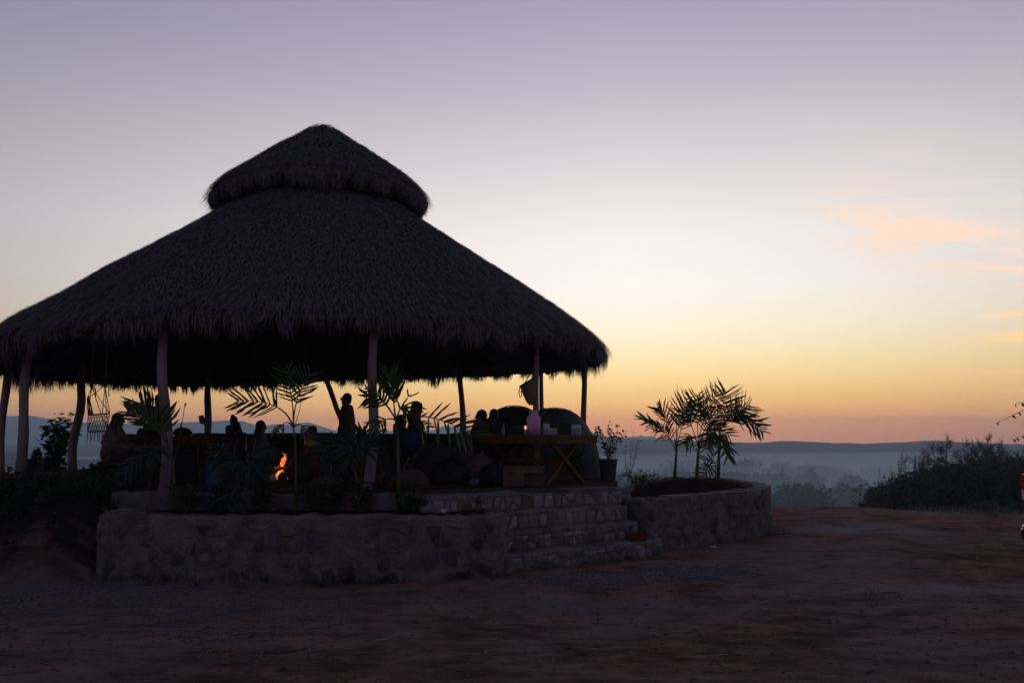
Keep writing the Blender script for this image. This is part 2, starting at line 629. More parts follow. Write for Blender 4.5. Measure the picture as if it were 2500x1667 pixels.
mat('cardboard', (0.13, 0.082, 0.052), (0.085, 0.053, 0.034), scale=5)
mat('bag_black', (0.008, 0.008, 0.009), scale=5, rough=0.55, spec=0.25, bump=0.05, bscale=9)
mat('bag_teal', (0.02, 0.055, 0.07), (0.012, 0.01, 0.02), scale=8, rough=0.25, spec=0.6)
mat('bag_pink', (0.11, 0.075, 0.072), (0.07, 0.045, 0.045), scale=5, bump=0.02)
mat('paper', (0.82, 0.82, 0.86), (0.72, 0.72, 0.78), scale=6, trans=0.35)
mat('box_dark', (0.014, 0.02, 0.018), (0.01, 0.014, 0.013), scale=6, rough=0.5)
mat('wax', (0.75, 0.66, 0.5), scale=4, trans=0.4)
mat('straw_bag', (0.23, 0.155, 0.06), (0.15, 0.1, 0.04), scale=22, bump=0.01)
mat('bag_rim', (0.02, 0.014, 0.01), scale=9)
mat('gourd', (0.06, 0.035, 0.022), (0.035, 0.02, 0.014), scale=4, rough=0.4, spec=0.4)
mat('pot', (0.03, 0.055, 0.06), (0.022, 0.04, 0.044), scale=5, rough=0.6)
mat('char', (0.02, 0.016, 0.014), scale=8, bump=0.02)
mat('truck_paint', (0.5, 0.45, 0.38), (0.46, 0.41, 0.35), scale=2, rough=0.35, spec=0.5)
mat('lamp_red', (0.5, 0.015, 0.02), (0.42, 0.012, 0.016), scale=30, rough=0.15, spec=0.7, trans=0.25)
mat('lamp_white', (0.6, 0.57, 0.53), (0.5, 0.48, 0.45), scale=30, rough=0.15, spec=0.7)
mat('rubber', (0.012, 0.012, 0.013), scale=9, rough=0.8)
mat('window_glass', (0.02, 0.024, 0.028), scale=2, rough=0.08, spec=0.6)
sheer('jug_pink', (0.97, 0.72, 0.90), 0.7, 0.5, 0.25)
sheer('jug_water', (0.62, 0.24, 0.72), 0.7, 0.3, 0.1)
sheer('jug_blue', (0.10, 0.22, 0.34), 0.4, 0.35, 0.2)
sheer('glass_clear', (0.7, 0.68, 0.62), 0.3, 0.6, 0.1)
sheer('cup_white', (0.78, 0.75, 0.82), 0.55, 0.05, 0.5)
glow('flame', (1.0, 0.36, 0.05), (1.0, 0.09, 0.012), 1.25, 0.95, 1.45)
glow('candle_flame', (1.0, 0.6, 0.25), (1.0, 0.55, 0.2), 6.0, 1.7, 2.0)
glow('ember', (1.0, 0.16, 0.02), (0.6, 0.05, 0.01), 0.9, 0.9, 1.1)


# ------------------------------------------------------------------ the ground: one sheet, yard + hill slope + valley floor
PC = Vector((-4.25, 17.3, 0))       # middle of the round palapa
PLAT = 0.92                         # level of its earth floor
HC = (-3.0, 13.0)
_ph = np.radians([0, 17, 36, 60, 90, 120, 145, 165, 180, 200, 220, 240, 270, 300, 330, 350, 360])
_rr = np.array([18, 15.2, 11.6, 11.4, 12.2, 12.2, 10.6, 9.9, 10.2, 14, 25, 45, 60, 60, 40, 24, 18.])


def ground_z(x, y):
    x = np.asarray(x, float); y = np.asarray(y, float)
    ddx, ddy = x - HC[0], y - HC[1]
    r = np.hypot(ddx, ddy)
    ph = np.mod(np.arctan2(ddy, ddx), 2 * PI)
    R = np.interp(ph, _ph, _rr)
    d = np.maximum(r - R, 0)
    drop = -30 * (1 - np.exp(-(d / 42.0) ** 1.25)) - 0.10 * np.minimum(d, 10)
    # earth bank round the platform (the walls hold it back in front)
    q = np.hypot(x - PC.x, y - PC.y)
    bank = 0.86 * smooth01(np.where(x > 0.5, (6.9 - q) / 0.6, (8.3 - q) / 1.9))
    left = smooth01((-5.0 - x) / 0.7)
    back = smooth01((y - 13.4) / 1.2)
    m = np.maximum(left, back)
    z = np.maximum(drop, drop + bank * m)
    near = np.exp(-np.maximum(d, 0) / 6.0)
    z = z + near * (0.035 * fbm(x * 0.5, y * 0.5, 3) + 0.018 * fbm(x * 2.1, y * 2.1, 5))
    # a wheel-worn hollow across the yard and a low spoil rise beside the planter
    z = z + near * (-0.06 * np.exp(-((y - 8.0 - 0.15 * x) / 0.9) ** 2) * smooth01((x + 2) / 3))
    z = z + near * 0.07 * np.exp(-(((x - 7.5) / 3.0) ** 2 + ((y - 15.5) / 2.2) ** 2))
    far = smooth01((r - 120) / 200)
    z = z + far * (3.0 * fbm(x / 160.0, y / 160.0, 9) + 1.0 * fbm(x / 40.0, y / 40.0, 11))
    return z


def gz(x, y):
    return float(ground_z(np.array([x]), np.array([y]))[0])


nA, radii = 300, [0.0]
r_ = 0.35
while r_ < 1790:
    radii.append(r_)
    r_ *= 1.036 if r_ > 5 else 1.10
radii = np.array(radii[1:])
az_ = np.concatenate([np.linspace(-48, 48, 241), np.linspace(52, 308, 60)])
az_ = np.radians(az_)
nA = len(az_)
RR, AA = np.meshgrid(radii, az_, indexing='ij')
GX, GY = RR * np.sin(AA), RR * np.cos(AA)
GZ = ground_z(GX, GY)
V = np.stack([GX, GY, GZ], -1).reshape(-1, 3)
V = np.vstack([V, [[0, 0, gz(0, 0)]]])
nr = len(radii)
ii, jj = np.meshgrid(np.arange(nr - 1), np.arange(nA), indexing='ij')
j2 = (jj + 1) % nA
F = np.stack([ii * nA + jj, ii * nA + j2, (ii + 1) * nA + j2, (ii + 1) * nA + jj], -1).reshape(-1, 4)[:, ::-1]
k = np.arange(nA)
ground = from_numpy('ground', V, F, None)
ground.data.shade_smooth()
props(ground, 'bare red dirt yard falling away to the misty valley floor', None, None, 'structure')

# ground material: red-brown dirt with grey worn patches, tracks and pale dusty spots; green-grey on the valley side
gm = bpy.data.materials.new('yard_and_valley')
gm.use_nodes = True
N, L = gm.node_tree.nodes, gm.node_tree.links
bs = N['Principled BSDF']
bs.inputs['Roughness'].default_value = 0.95
bs.inputs['Specular IOR Level'].default_value = 0.0
geo = N.new('ShaderNodeNewGeometry')


def gnoise(scale, detail, stretch=(1, 1, 1), rough=0.55, dist=0.0, rot=0.0):
    m_ = N.new('ShaderNodeMapping')
    m_.inputs['Scale'].default_value = stretch
    m_.inputs['Rotation'].default_value = (0, 0, rot)
    L.new(geo.outputs['Position'], m_.inputs[0])
    n_ = N.new('ShaderNodeTexNoise')
    n_.inputs['Scale'].default_value = scale
    n_.inputs['Detail'].default_value = detail
    n_.inputs['Roughness'].default_value = rough
    n_.inputs['Distortion'].default_value = dist
    L.new(m_.outputs[0], n_.inputs['Vector'])
    return n_.outputs[0]


def grange(v, a, b):
    m_ = N.new('ShaderNodeMapRange')
    m_.interpolation_type = 'SMOOTHSTEP'
    m_.inputs[1].default_value = a; m_.inputs[2].default_value = b
    L.new(v, m_.inputs[0])
    return m_.outputs[0]


def gmix(f, a, b):
    m_ = N.new('ShaderNodeMix'); m_.data_type = 'RGBA'
    L.new(f, m_.inputs[0])
    for i, v in ((6, a), (7, b)):
        if isinstance(v, tuple):
            m_.inputs[i].default_value = (*v, 1)
        else:
            L.new(v, m_.inputs[i])
    return m_.outputs[2]


def gmath(op, a, b):
    m_ = N.new('ShaderNodeMath'); m_.operation = op
    for i, v in ((0, a), (1, b)):
        if isinstance(v, (int, float)):
            m_.inputs[i].default_value = v
        else:
            L.new(v, m_.inputs[i])
    return m_.outputs[0]


n_big = gnoise(0.35, 6)
n_mid = gnoise(1.6, 9, rough=0.62)
n_fine = gnoise(13, 8, rough=0.7)
n_str = gnoise(2.2, 8, (0.22, 1.0, 1), rough=0.65, rot=0.12)
n_gr = gnoise(6.5, 10, (0.45, 1.0, 1), rough=0.72)
c = gmix(grange(n_mid, 0.34, 0.66), (0.125, 0.068, 0.05), (0.31, 0.172, 0.12))
c = gmix(gmath('MULTIPLY', grange(n_big, 0.46, 0.6), 0.75), c, (0.24, 0.185, 0.158))
c = gmix(gmath('MULTIPLY', grange(n_str, 0.52, 0.7), 0.7), c, (0.36, 0.225, 0.165))
c = gmix(gmath('MULTIPLY', grange(n_str, 0.48, 0.3), 0.75), c, (0.07, 0.044, 0.036))
c = gmix(gmath('MULTIPLY', grange(n_fine, 0.58, 0.72), 0.6), c, (0.04, 0.03, 0.028))
n_spk = gnoise(38, 4, rough=0.7)
c = gmix(gmath('MULTIPLY', grange(n_spk, 0.62, 0.74), 0.7), c, (0.27, 0.22, 0.2))
c = gmix(gmath('MULTIPLY', grange(n_spk, 0.40, 0.30), 0.6), c, (0.04, 0.028, 0.026))
c = gmix(gmath('MULTIPLY', grange(n_gr, 0.52, 0.66), 0.75), c, (0.36, 0.225, 0.168))
c = gmix(gmath('MULTIPLY', grange(n_gr, 0.47, 0.36), 0.75), c, (0.066, 0.041, 0.034))
sepg = N.new('ShaderNodeSeparateXYZ')
L.new(geo.outputs['Position'], sepg.inputs[0])


def spot(x0, y0, sx, sy):
    a = gmath('MULTIPLY', gmath('SUBTRACT', sepg.outputs[0], x0), 1 / sx)
    b = gmath('MULTIPLY', gmath('SUBTRACT', sepg.outputs[1], y0), 1 / sy)
    q = gmath('ADD', gmath('MULTIPLY', a, a), gmath('MULTIPLY', b, b))
    return gmath('EXPONENT', gmath('MULTIPLY', q, -1.0), 0.0)


# wheel tracks: arcs pressed into the dirt, with a tread pattern
def ring(cx_, cy_, R_, w_):
    a = gmath('SUBTRACT', sepg.outputs[0], cx_)
    b = gmath('SUBTRACT', sepg.outputs[1], cy_)
    r = gmath('POWER', gmath('ADD', gmath('MULTIPLY', a, a), gmath('MULTIPLY', b, b)), 0.5)
    wob = gmath('MULTIPLY', gmath('SUBTRACT', n_big, 0.5), 1.2)
    d = gmath('MULTIPLY', gmath('SUBTRACT', gmath('ADD', r, wob), R_), 1 / w_)
    return gmath('EXPONENT', gmath('MULTIPLY', gmath('MULTIPLY', d, d), -1.0), 0.0)


track = None
for (cx_, cy_, R_, w_) in ((16.0, -6.0, 17.2, 0.13), (16.0, -6.0, 18.7, 0.13), (-6.0, -16.0, 24.2, 0.14), (-6.0, -16.0, 22.7, 0.14), (30.0, 16.0, 22.5, 0.16), (30.0, 16.0, 24.0, 0.16)):
    t_ = ring(cx_, cy_, R_, w_)
    track = t_ if track is None else gmath('MAXIMUM', track, t_)
track = gmath('MULTIPLY', track, grange(gnoise(0.6, 3), 0.36, 0.55))
c = gmix(gmath('MULTIPLY', track, 0.35), c, (0.06, 0.042, 0.037))
# dry ash-pale dust patches and trodden grey-brown path along the wall
for (x0, y0, sx, sy, w, cc) in ((5.0, 9.5, 1.0, 0.3, 0.9, (0.3, 0.28, 0.285)), (6.1, 14.5, 1.0, 0.5, 1.5, (0.28, 0.255, 0.26)),
                                (-4.0, 8.9, 3.2, 0.6, 1.2, (0.2, 0.165, 0.15)), (-7.0, 11.0, 2.2, 1.3, 2.6, (0.03, 0.026, 0.02)), (3.6, 10.8, 1.2, 0.5, 1.1, (0.24, 0.2, 0.185)),
                                (1.3, 8.6, 2.0, 0.45, 1.0, (0.2, 0.17, 0.16))):
    f = gmath('MULTIPLY', gmath('MULTIPLY', spot(x0, y0, sx, sy), w), grange(n_mid, 0.3, 0.62))
    f2 = N.new('ShaderNodeClamp'); L.new(f, f2.inputs[0])
    c = gmix(f2.outputs[0], c, cc)
deep = grange(sepg.outputs[2], -0.6, -4.0)
c = gmix(deep, c, gmix(grange(gnoise(0.03, 6), 0.4, 0.6), (0.05, 0.055, 0.04), (0.09, 0.085, 0.06)))
L.new(c, bs.inputs['Base Color'])
hsum = gmath('ADD', gmath('MULTIPLY', n_mid, 0.6), gmath('MULTIPLY', n_fine, 0.22))
hsum = gmath('ADD', hsum, gmath('MULTIPLY', n_str, 0.35))
hsum = gmath('SUBTRACT', hsum, gmath('MULTIPLY', track, 0.35))
hsum = gmath('ADD', hsum, gmath('MULTIPLY', n_spk, 0.05))
hsum = gmath('ADD', hsum, gmath('MULTIPLY', n_gr, 0.3))
bmp = N.new('ShaderNodeBump')
bmp.inputs['Distance'].default_value = 0.22
bmp.inputs['Strength'].default_value = 1.0
L.new(hsum, bmp.inputs['Height'])
L.new(bmp.outputs[0], bs.inputs['Normal'])
ground.data.materials.append(gm)


# ------------------------------------------------------------------ hills and mountains
def ridge(name, D, table, label, depth, foot, seed, rough, mat_, step=6.0, nx=420):
    """a range of hills whose crest runs at distance D"""
    px = np.linspace(table[0][0], table[-1][0], nx)
    py = np.interp(px, [t[0] for t in table], [t[1] for t in table])
    cx = (px - 1250) / FPX * D
    crest = np.array([P(a, b, D).z for a, b in zip(px, py)])
    crest = crest + rough * fbm(px / 26.0, px * 0, seed, 4)
    rows = np.linspace(-1, 1, 25)
    Vs = []
    for t in rows:
        prof = (1 - abs(t)) ** 0.8
        y = D + t * depth
        z = foot + (crest - foot) * prof
        z = z + (1 - abs(2 * prof - 1)) * (crest - foot) * 0.28 * fbm(px / 40.0, px * 0 + t * 3, seed + 5, 4)
        scl = 1 + 0 * t
        Vs.append(np.stack([cx * scl, np.full_like(px, y) + 0.04 * depth * fbm(px / 60., px * 0 + t, seed + 3), z], -1))
    Vv = np.vstack(Vs)
    n = nx
    a, b = np.meshgrid(np.arange(len(rows) - 1), np.arange(n - 1), indexing='ij')
    Fq = np.stack([a * n + b, a * n + b + 1, (a + 1) * n + b + 1, (a + 1) * n + b], -1).reshape(-1, 4)
    o = from_numpy(name, Vv, Fq, mat_)
    o.data.shade_smooth()
    return props(o, label, None, None, 'structure')


ridge('mountains', 1500, [(-700, 1040), (-300, 1028), (0, 1017), (40, 1015), (75, 1013), (110, 1020), (150, 1026), (190, 1030), (300, 1036), (350, 1028), (430, 1033),
                          (460, 1030), (520, 1028), (560, 1025), (600, 1028), (640, 1041), (680, 1034), (700, 1036), (757, 1031), (800, 1045), (830, 1053), (900, 1050),
                          (1000, 1053), (1060, 1050), (1090, 1038), (1120, 1044), (1180, 1048), (1300, 1060), (1400, 1066), (1437, 1053), (1455, 1057), (1480, 1068),
                          (1550, 1066), (1562, 1062), (1575, 1067), (1587, 1062), (1605, 1070), (1900, 1090), (2700, 1095), (3200, 1090)],
      'farthest pale range of mountains along the horizon', 300, -34, 21, 0.7, MATS['hill'])
ridge('hills', 760, [(900, 1095), (1100, 1085), (1300, 1076), (1400, 1069), (1480, 1067), (1560, 1072), (1640, 1074), (1750, 1079), (1870, 1080), (1930, 1075), (2000, 1080),
                      (2100, 1082), (2200, 1079), (2270, 1074), (2330, 1078), (2420, 1082), (2500, 1084), (2800, 1080), (3300, 1084)],
      'long blue wooded hill closing the valley on the right', 180, -34, 31, 0.7, MATS['hill'])
ridge('hills', 850, [(-900, 1080), (-300, 1088), (0, 1091), (75, 1080), (110, 1083), (150, 1085), (200, 1082), (240, 1083), (300, 1086), (420, 1078), (700, 1082), (1000, 1090), (1200, 1100)],
      'middle blue ridge seen between the left palapa poles', 300, -34, 41, 0.8, MATS['hill'])
ridge('hills', 480, [(-900, 1100), (-200, 1108), (0, 1106), (60, 1104), (120, 1112), (200, 1122), (260, 1118), (400, 1112), (700, 1118), (1000, 1126), (1200, 1140)],
      'nearest dark ridge low between the left palapa poles', 110, -34, 51, 0.6, MATS['hill'])
ridge('hills', 640, [(1250, 1112), (1400, 1098), (1500, 1094), (1580, 1098), (1680, 1110), (1760, 1120), (1900, 1132), (2100, 1140)],
      'low spur sloping down in front of the long blue hill', 70, -34, 61, 0.6, MATS['hill'])


def leaf_cloud(centres, radii_, per, size, seed, flat=0.75):
    """many small leaf-clump triangles filling crowns: one mass"""
    g = np.random.default_rng(seed)
    Vs = []
    for (cx, cy, cz), R in zip(centres, radii_):
        d = g.normal(size=(per, 3))
        d /= np.linalg.norm(d, axis=1)[:, None]
        rad = R * (0.62 + 0.42 * g.random(per)) * (1 + 0.28 * np.sin(d[:, 0] * 4 + cx) * np.cos(d[:, 1] * 5 + cy))
        p = d * rad[:, None]
        p[:, 2] *= flat
        p += (cx, cy, cz)
        s = size * (0.6 + 0.8 * g.random(per))
        for q in range(3):
            o = g.normal(size=(per, 3)) * s[:, None]
            Vs.append(p + o)
    A = np.stack(np.split(np.vstack(Vs), len(Vs)), 1) if False else None
    n = len(centres)
    V = np.empty((n * per * 3, 3))
    for c_ in range(n):
        for q in range(3):
            V[c_ * per * 3 + q: (c_ + 1) * per * 3: 3] = Vs[c_ * 3 + q]
    F = np.arange(n * per * 3).reshape(-1, 3)
    return V, F


def valley_wood(pts, label, per=150):
    C_, R_ = [], []
    for (px, py, D, w) in pts:
        D = D * 0.82
        for k in range(int(w)):
            q = px + random.uniform(-26, 26) * w / 3
            DD = D + random.uniform(-25, 25)
            z0 = gz((q - 1250) / FPX * DD, DD)
            top = P(q, py + random.uniform(-5, 9), DD).z
            R = random.uniform(4.5, 8.5)
            C_.append(((q - 1250) / FPX * DD, DD, max(top - R * 0.75, z0 + 1.5))); R_.append(R)
            C_.append(((q - 1250) / FPX * DD + random.uniform(-4, 4), DD + 3, max(top - R * 1.9, z0 + 1.0))); R_.append(R * 1.25)
    V, F = leaf_cloud(C_, R_, per, 0.85, int(pts[0][0]))
    o = from_numpy('valley_wood', V, F, MATS['wood_mass'])
    return props(o, label, None, None, 'stuff')


valley_wood([(1420, 1140, 560, 3), (1480, 1145, 540, 3), (1545, 1147, 520, 4), (1610, 1138, 560, 4), (1660, 1128, 640, 4), (1690, 1124, 660, 3), (1740, 1132, 640, 4),
             (1800, 1128, 640, 4), (1815, 1127, 620, 3), (1870, 1134, 650, 4), (1920, 1133, 620, 3), (1950, 1132, 610, 3), (1990, 1138, 640, 4), (2030, 1140, 640, 3),
             (2060, 1146, 660, 3), (2110, 1145, 680, 4), (2180, 1140, 700, 4), (2300, 1140, 700, 5), (2440, 1140, 700, 5)],
            'misty band of valley trees in the distance')
valley_wood([(1440, 1170, 440, 3), (1520, 1165, 430, 4), (1600, 1160, 450, 4), (1680, 1155, 470, 4), (1760, 1150, 500, 5), (1830, 1150, 500, 5), (1890, 1152, 500, 4),
             (1960, 1156, 500, 5), (2040, 1160, 490, 4)], 'nearer misty band of valley trees behind the planter palms')
valley_wood([(1880, 1196, 350, 4), (1925, 1186, 360, 4), (1960, 1188, 350, 4), (1985, 1192, 345, 3), (2060, 1188, 370, 3), (2080, 1184, 380, 3), (1800, 1200, 340, 4), (1720, 1205, 330, 4),
             (1620, 1200, 340, 4), (1500, 1195, 350, 4)], 'lowest dark clumps of valley trees just over the yard edge')


# ------------------------------------------------------------------ the palapa
def polar(th, r, z):
    """a point round the palapa: th = 0 towards the camera, positive to the right"""
    t = math.radians(th)
    return Vector((PC.x + r * math.sin(t), PC.y - r * math.cos(t), z))


palapa = empty('palapa', (PC.x, PC.y, PLAT), 'large round open palapa with a two-tiered conical palm-thatch roof on crooked poles', 'palapa')


def roof_z(r):
    return 6.27 - 0.685 * (r - 2.35) - 0.11 * np.maximum((r - 5.6) / 0.6, 0) ** 2


def cap_z(r):
    return 8.72 - 0.735 * r - 0.05 * np.maximum((r - 1.95) / 0.35, 0) ** 2


def cone_shell(name, zf, r0, r1, thick, m, n=96, rows=14, seed=0):
    th = np.linspace(0, 2 * PI, n, endpoint=False)
    rr = np.linspace(r0, r1, rows)
    V = []
    for sgn in (0, 1):
        for r in rr:
            z = zf(r) - sgn * thick + 0.035 * fbm(np.cos(th) * r * 1.2 + 9, np.sin(th) * r * 1.2 + 5, seed) * (1 - sgn)
            V.append(np.stack([PC.x + r * np.sin(th), PC.y - r * np.cos(th), z], -1))
    V = np.vstack(V)
    F = []
    R = rows
    for i in range(R - 1):
        for k in range(n):
            k2 = (k + 1) % n
            F.append((i * n + k, i * n + k2, (i + 1) * n + k2, (i + 1) * n + k))
            b = R * n
            F.append((b + (i + 1) * n + k, b + (i + 1) * n + k2, b + i * n + k2, b + i * n + k))
    for i in (0, R - 1):
        for k in range(n):
            k2 = (k + 1) % n
            F.append((i * n + k, R * n + i * n + k, R * n + i * n + k2, i * n + k2))
    return from_numpy(name, V, np.array(F), m, palapa)


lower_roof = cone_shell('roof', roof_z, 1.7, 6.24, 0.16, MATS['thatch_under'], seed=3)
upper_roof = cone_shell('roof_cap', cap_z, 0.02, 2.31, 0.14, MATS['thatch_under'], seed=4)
lower_roof['label'] = 'wide lower cone of grey-brown thatch'
upper_roof['label'] = 'small thatched cap cone at the top'


def strands(name, zf, r0, r1, count, parent, seed, lmin, lmax, wmin, wmax, lift=0.05):
    """straw lying on the cone: bent tapering blades, each 3 triangles"""
    g = np.random.default_rng(seed)
    r = np.sqrt(g.random(count) * (r1 ** 2 - r0 ** 2) + r0 ** 2)
    th = g.random(count) * 2 * PI
    slope = (zf(r + 0.01) - zf(r)) / 0.01
    cs, sn = np.sin(th), -np.cos(th)                       # outward direction in xy
    nrm = np.sqrt(1 + slope ** 2)
    down = np.stack([cs / nrm, sn / nrm, slope / nrm], -1)
    side = np.stack([-sn, cs, np.zeros(count)], -1)
    up = np.cross(side, down)
    up *= np.sign(up[:, 2])[:, None]
    Lr = g.uniform(lmin, lmax, count)
    W = g.uniform(wmin, wmax, count)
    # neighbouring straws lean the same way
    lean = 0.55 * fbm(r * 2.2, th * 7.0, seed + 2, 3) + g.normal(0, 0.2, count)
    dirv = down + side * lean[:, None]
    dirv /= np.linalg.norm(dirv, axis=1)[:, None]
    sid = np.cross(dirv, up)
    p = np.stack([PC.x + r * cs, PC.y + r * sn, zf(r)], -1) + up * g.uniform(0.0, 0.05, count)[:, None]
    lf = lift * (0.3 + g.random(count)) + 0.03 * np.maximum(fbm(r * 0.9, th * 3, seed + 8, 3), 0)
    m1 = p + dirv * (Lr * 0.5)[:, None] + up * lf[:, None]
    e = p + dirv * Lr[:, None] + up * (lf * g.uniform(-0.2, 1.6, count))[:, None]
    w = (W / 2)[:, None]
    V = np.stack([p - sid * w, p + sid * w, m1 - sid * w, m1 + sid * w, e], 1).reshape(-1, 3)
    b = np.arange(count)[:, None] * 5
    F = np.concatenate([b + np.array([[0, 1, 3]]), b + np.array([[0, 3, 2]]), b + np.array([[2, 3, 4]])], 1).reshape(-1, 3)
    o = from_numpy(name, V, F, MATS['thatch'], parent)
    o['kind'] = 'stuff'
    return o


strands('straw', roof_z, 1.8, 6.18, 180000, lower_roof, 11, 0.16, 0.42, 0.007, 0.018, 0.04)
strands('straw', cap_z, 0.02, 2.27, 30000, upper_roof, 12, 0.16, 0.38, 0.007, 0.017, 0.04)


def fringe(name, zf, R, count, parent, seed, hang, var, out=0.08, freq=30.0, r_in=0.42, tuck=0.0):
    """the hanging skirt of straw: blades start on the roof, bend over the eave and hang"""
    g = np.random.default_rng(seed)
    th = g.random(count) * 2 * PI
    cs, sn = np.sin(th), -np.cos(th)
    clump = fbm(np.cos(th) * freq / 6.28, np.sin(th) * freq / 6.28, seed + 1, 3)
    clump2 = vnoise(th * R / 0.16, th * 0, seed + 3)
    r0 = R - r_in * g.random(count)
    a = np.stack([cs, sn, np.zeros(count)], -1)
    side = np.stack([-sn, cs, np.zeros(count)], -1)
    jt = (g.normal(0, 0.02, count) + 0.05 * clump2)[:, None]
    L = hang * (0.5 + 0.5 * g.random(count)) + var * clump + 0.14 * np.maximum(clump2, -0.8)
    L = L + 0.12 * np.maximum(fbm(np.cos(th) * 3.1, np.sin(th) * 3.1, seed + 6, 3), 0)
    L = np.maximum(L, 0.10)
    c0 = np.array([PC.x, PC.y, 0.0])
    ro = R + out * g.random(count)
    p0 = c0 + a * r0[:, None]; p0[:, 2] = zf(r0) + 0.03 * g.random(count)
    p1 = c0 + a * (ro - 0.03)[:, None]; p1[:, 2] = zf(ro - 0.03) + 0.01 - 0.02 * g.random(count)
    p2 = c0 + a * (ro + 0.05)[:, None] + side * jt; p2[:, 2] = p1[:, 2] - 0.07 - L * 0.2
    p3 = c0 + a * (ro + 0.045 - tuck * 0.4)[:, None] + side * jt * 1.8; p3[:, 2] = p2[:, 2] - L * 0.45
    p4 = c0 + a * (ro + 0.02 - tuck + 0.05 * g.normal(0, 1, count))[:, None] + side * jt * 2.4 + side * (g.normal(0, 0.012, count))[:, None]
    p4[:, 2] = p2[:, 2] - L
    w = g.uniform(0.005, 0.014, count)[:, None]
    V = np.stack([p0 - side * w, p0 + side * w, p1 - side * w, p1 + side * w, p2 - side * w, p2 + side * w,
                  p3 - side * w * 0.6, p3 + side * w * 0.6, p4], 1).reshape(-1, 3)
    b = np.arange(count)[:, None] * 9
    tr = []
    for k in (0, 2, 4):
        tr += [b + np.array([[k, k + 1, k + 3]]), b + np.array([[k, k + 3, k + 2]])]
    tr.append(b + np.array([[6, 7, 8]]))
    F = np.concatenate(tr, 1).reshape(-1, 3)
    o = from_numpy(name, V, F, MATS['thatch'], parent)
    o['kind'] = 'stuff'
    return o


fringe('eave_fringe', roof_z, 6.18, 12000, lower_roof, 21, 0.27, 0.15)
fringe('eave_fringe', lambda r: roof_z(r) - 0.1, 6.08, 5000, lower_roof, 22, 0.21, 0.14, out=0.05, r_in=0.2)
fringe('eave_fringe', cap_z, 2.27, 8000, upper_roof, 23, 0.27, 0.15, out=0.05, freq=12, r_in=0.45, tuck=0.07)



def lower_tilt(x):
    return 0.066 * np.minimum(x - PC.x + 0.3, 0)


def upper_tilt(x):
    return 0.10 * np.minimum(x - PC.x + 0.2, 0)


def settle(o, f):
    """the old roof has settled: it hangs lower on the left"""
    n_ = len(o.data.vertices)
    a_ = np.empty(n_ * 3, dtype=np.float32)
    o.data.vertices.foreach_get('co', a_)
    a_ = a_.reshape(-1, 3)
    a_[:, 2] += f(a_[:, 0]) + 0.05 * fbm(a_[:, 0] * 0.55, a_[:, 1] * 0.55, 77, 2) + 0.035 * fbm(a_[:, 0] * 1.7, a_[:, 1] * 1.7, 78, 2)
    o.data.vertices.foreach_set('co', a_.ravel())
    o.data.update()


for o_ in [lower_roof] + list(lower_roof.children):
    settle(o_, lower_tilt)
for o_ in [upper_roof] + list(upper_roof.children):
    settle(o_, upper_tilt)

# the twelve poles
pole_spec = [  # angle, base radius, (top shift sideways, depth), knot, stub
    (-7.1, 0.088, (-0.12, 0.0), 0.05), (21.4, 0.09, (0.10, 0.0), 0.05), (53.5, 0.066, (0.02, 0), 0.01), (85.0, 0.078, (-0.02, 0), 0.03),
    (120.5, 0.075, (0.0, 0), 0.01), (149.3, 0.10, (-0.2, 0), 0.03), (186.0, 0.095, (-0.75, 0), 0.06), (222.8, 0.11, (-0.05, 0), 0.03),
    (260.0, 0.115, (0.02, 0), 0.07), (291.5, 0.09, (0.0, 0), 0.03), (322.6, 0.088, (0.04, 0), 0.03)]
for i, (th, r, lean, kn) in enumerate(pole_spec):
    r *= 0.88
    a = polar(th, 5.8, 0)
    zb = PLAT - 0.35
    b = polar(th, 5.8, roof_z(5.8) - 0.16)
    b.z += lower_tilt(b.x)
    b += Vector((lean[0], lean[1], 0))
    n = 11
    pts, rad = [], []
    ph = random.uniform(0, 6)
    for k in range(n):
        t = k / (n - 1)
        p = Vector((a.x, a.y, zb)).lerp(b, t)
        w = kn * math.sin(PI * t) * math.sin(2.2 * PI * t + ph)
        if abs(lean[0]) > 0.5:      # the rear pole that kinks over at head height
            p = Vector((a.x + lean[0] * max(0, (t - 0.5)) * 2, a.y, p.z))
        p += Vector((w, 0.4 * w, 0))
        pts.append(p)
        rad.append(r * (1.06 - 0.26 * t) * (1 + random.uniform(-0.07, 0.07)) * (1.12 if k == 0 else 1))
    mb = MB().tube(pts, rad, 10)
    if i == 7:
        q = pts[5]
        mb.tube([q, q + Vector((-0.16, -0.02, 0.06)), q + Vector((-0.2, -0.02, 0.2))], [0.09, 0.085, 0.07], 8)
    if i == 10:
        q = pts[7]
        mb.tube([q, q + Vector((0.16, -0.05, -0.06)), q + Vector((0.22, -0.06, 0.02))], [0.016, 0.012, 0.008], 5)
    mb.build('pole', MATS['pole_wood'], palapa, True)
for i in range(24):
    th = i * 15 + 3
    a, b = polar(th, 0.5, roof_z(1.6) - 0.1 + 0.4), polar(th, 6.2, roof_z(6.2) - 0.24)
    a = polar(th, 1.2, roof_z(1.2) - 0.26)
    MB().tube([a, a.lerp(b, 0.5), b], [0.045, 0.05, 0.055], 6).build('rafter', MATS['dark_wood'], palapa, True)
    settle(palapa.children[-1] if False else bpy.data.objects[[q_.name for q_ in col.objects if q_.name.startswith('rafter')][-1]], lower_tilt)
for r in (5.8, 3.6):
    MB().tube([polar(t * 7.5, r, roof_z(r) - 0.33) for t in range(49)], 0.07, 6, False).build('ring_beam', MATS['dark_wood'], palapa, True)
for o_ in [q_ for q_ in col.objects if q_.name.startswith('ring_beam')]:
    settle(o_, lower_tilt)


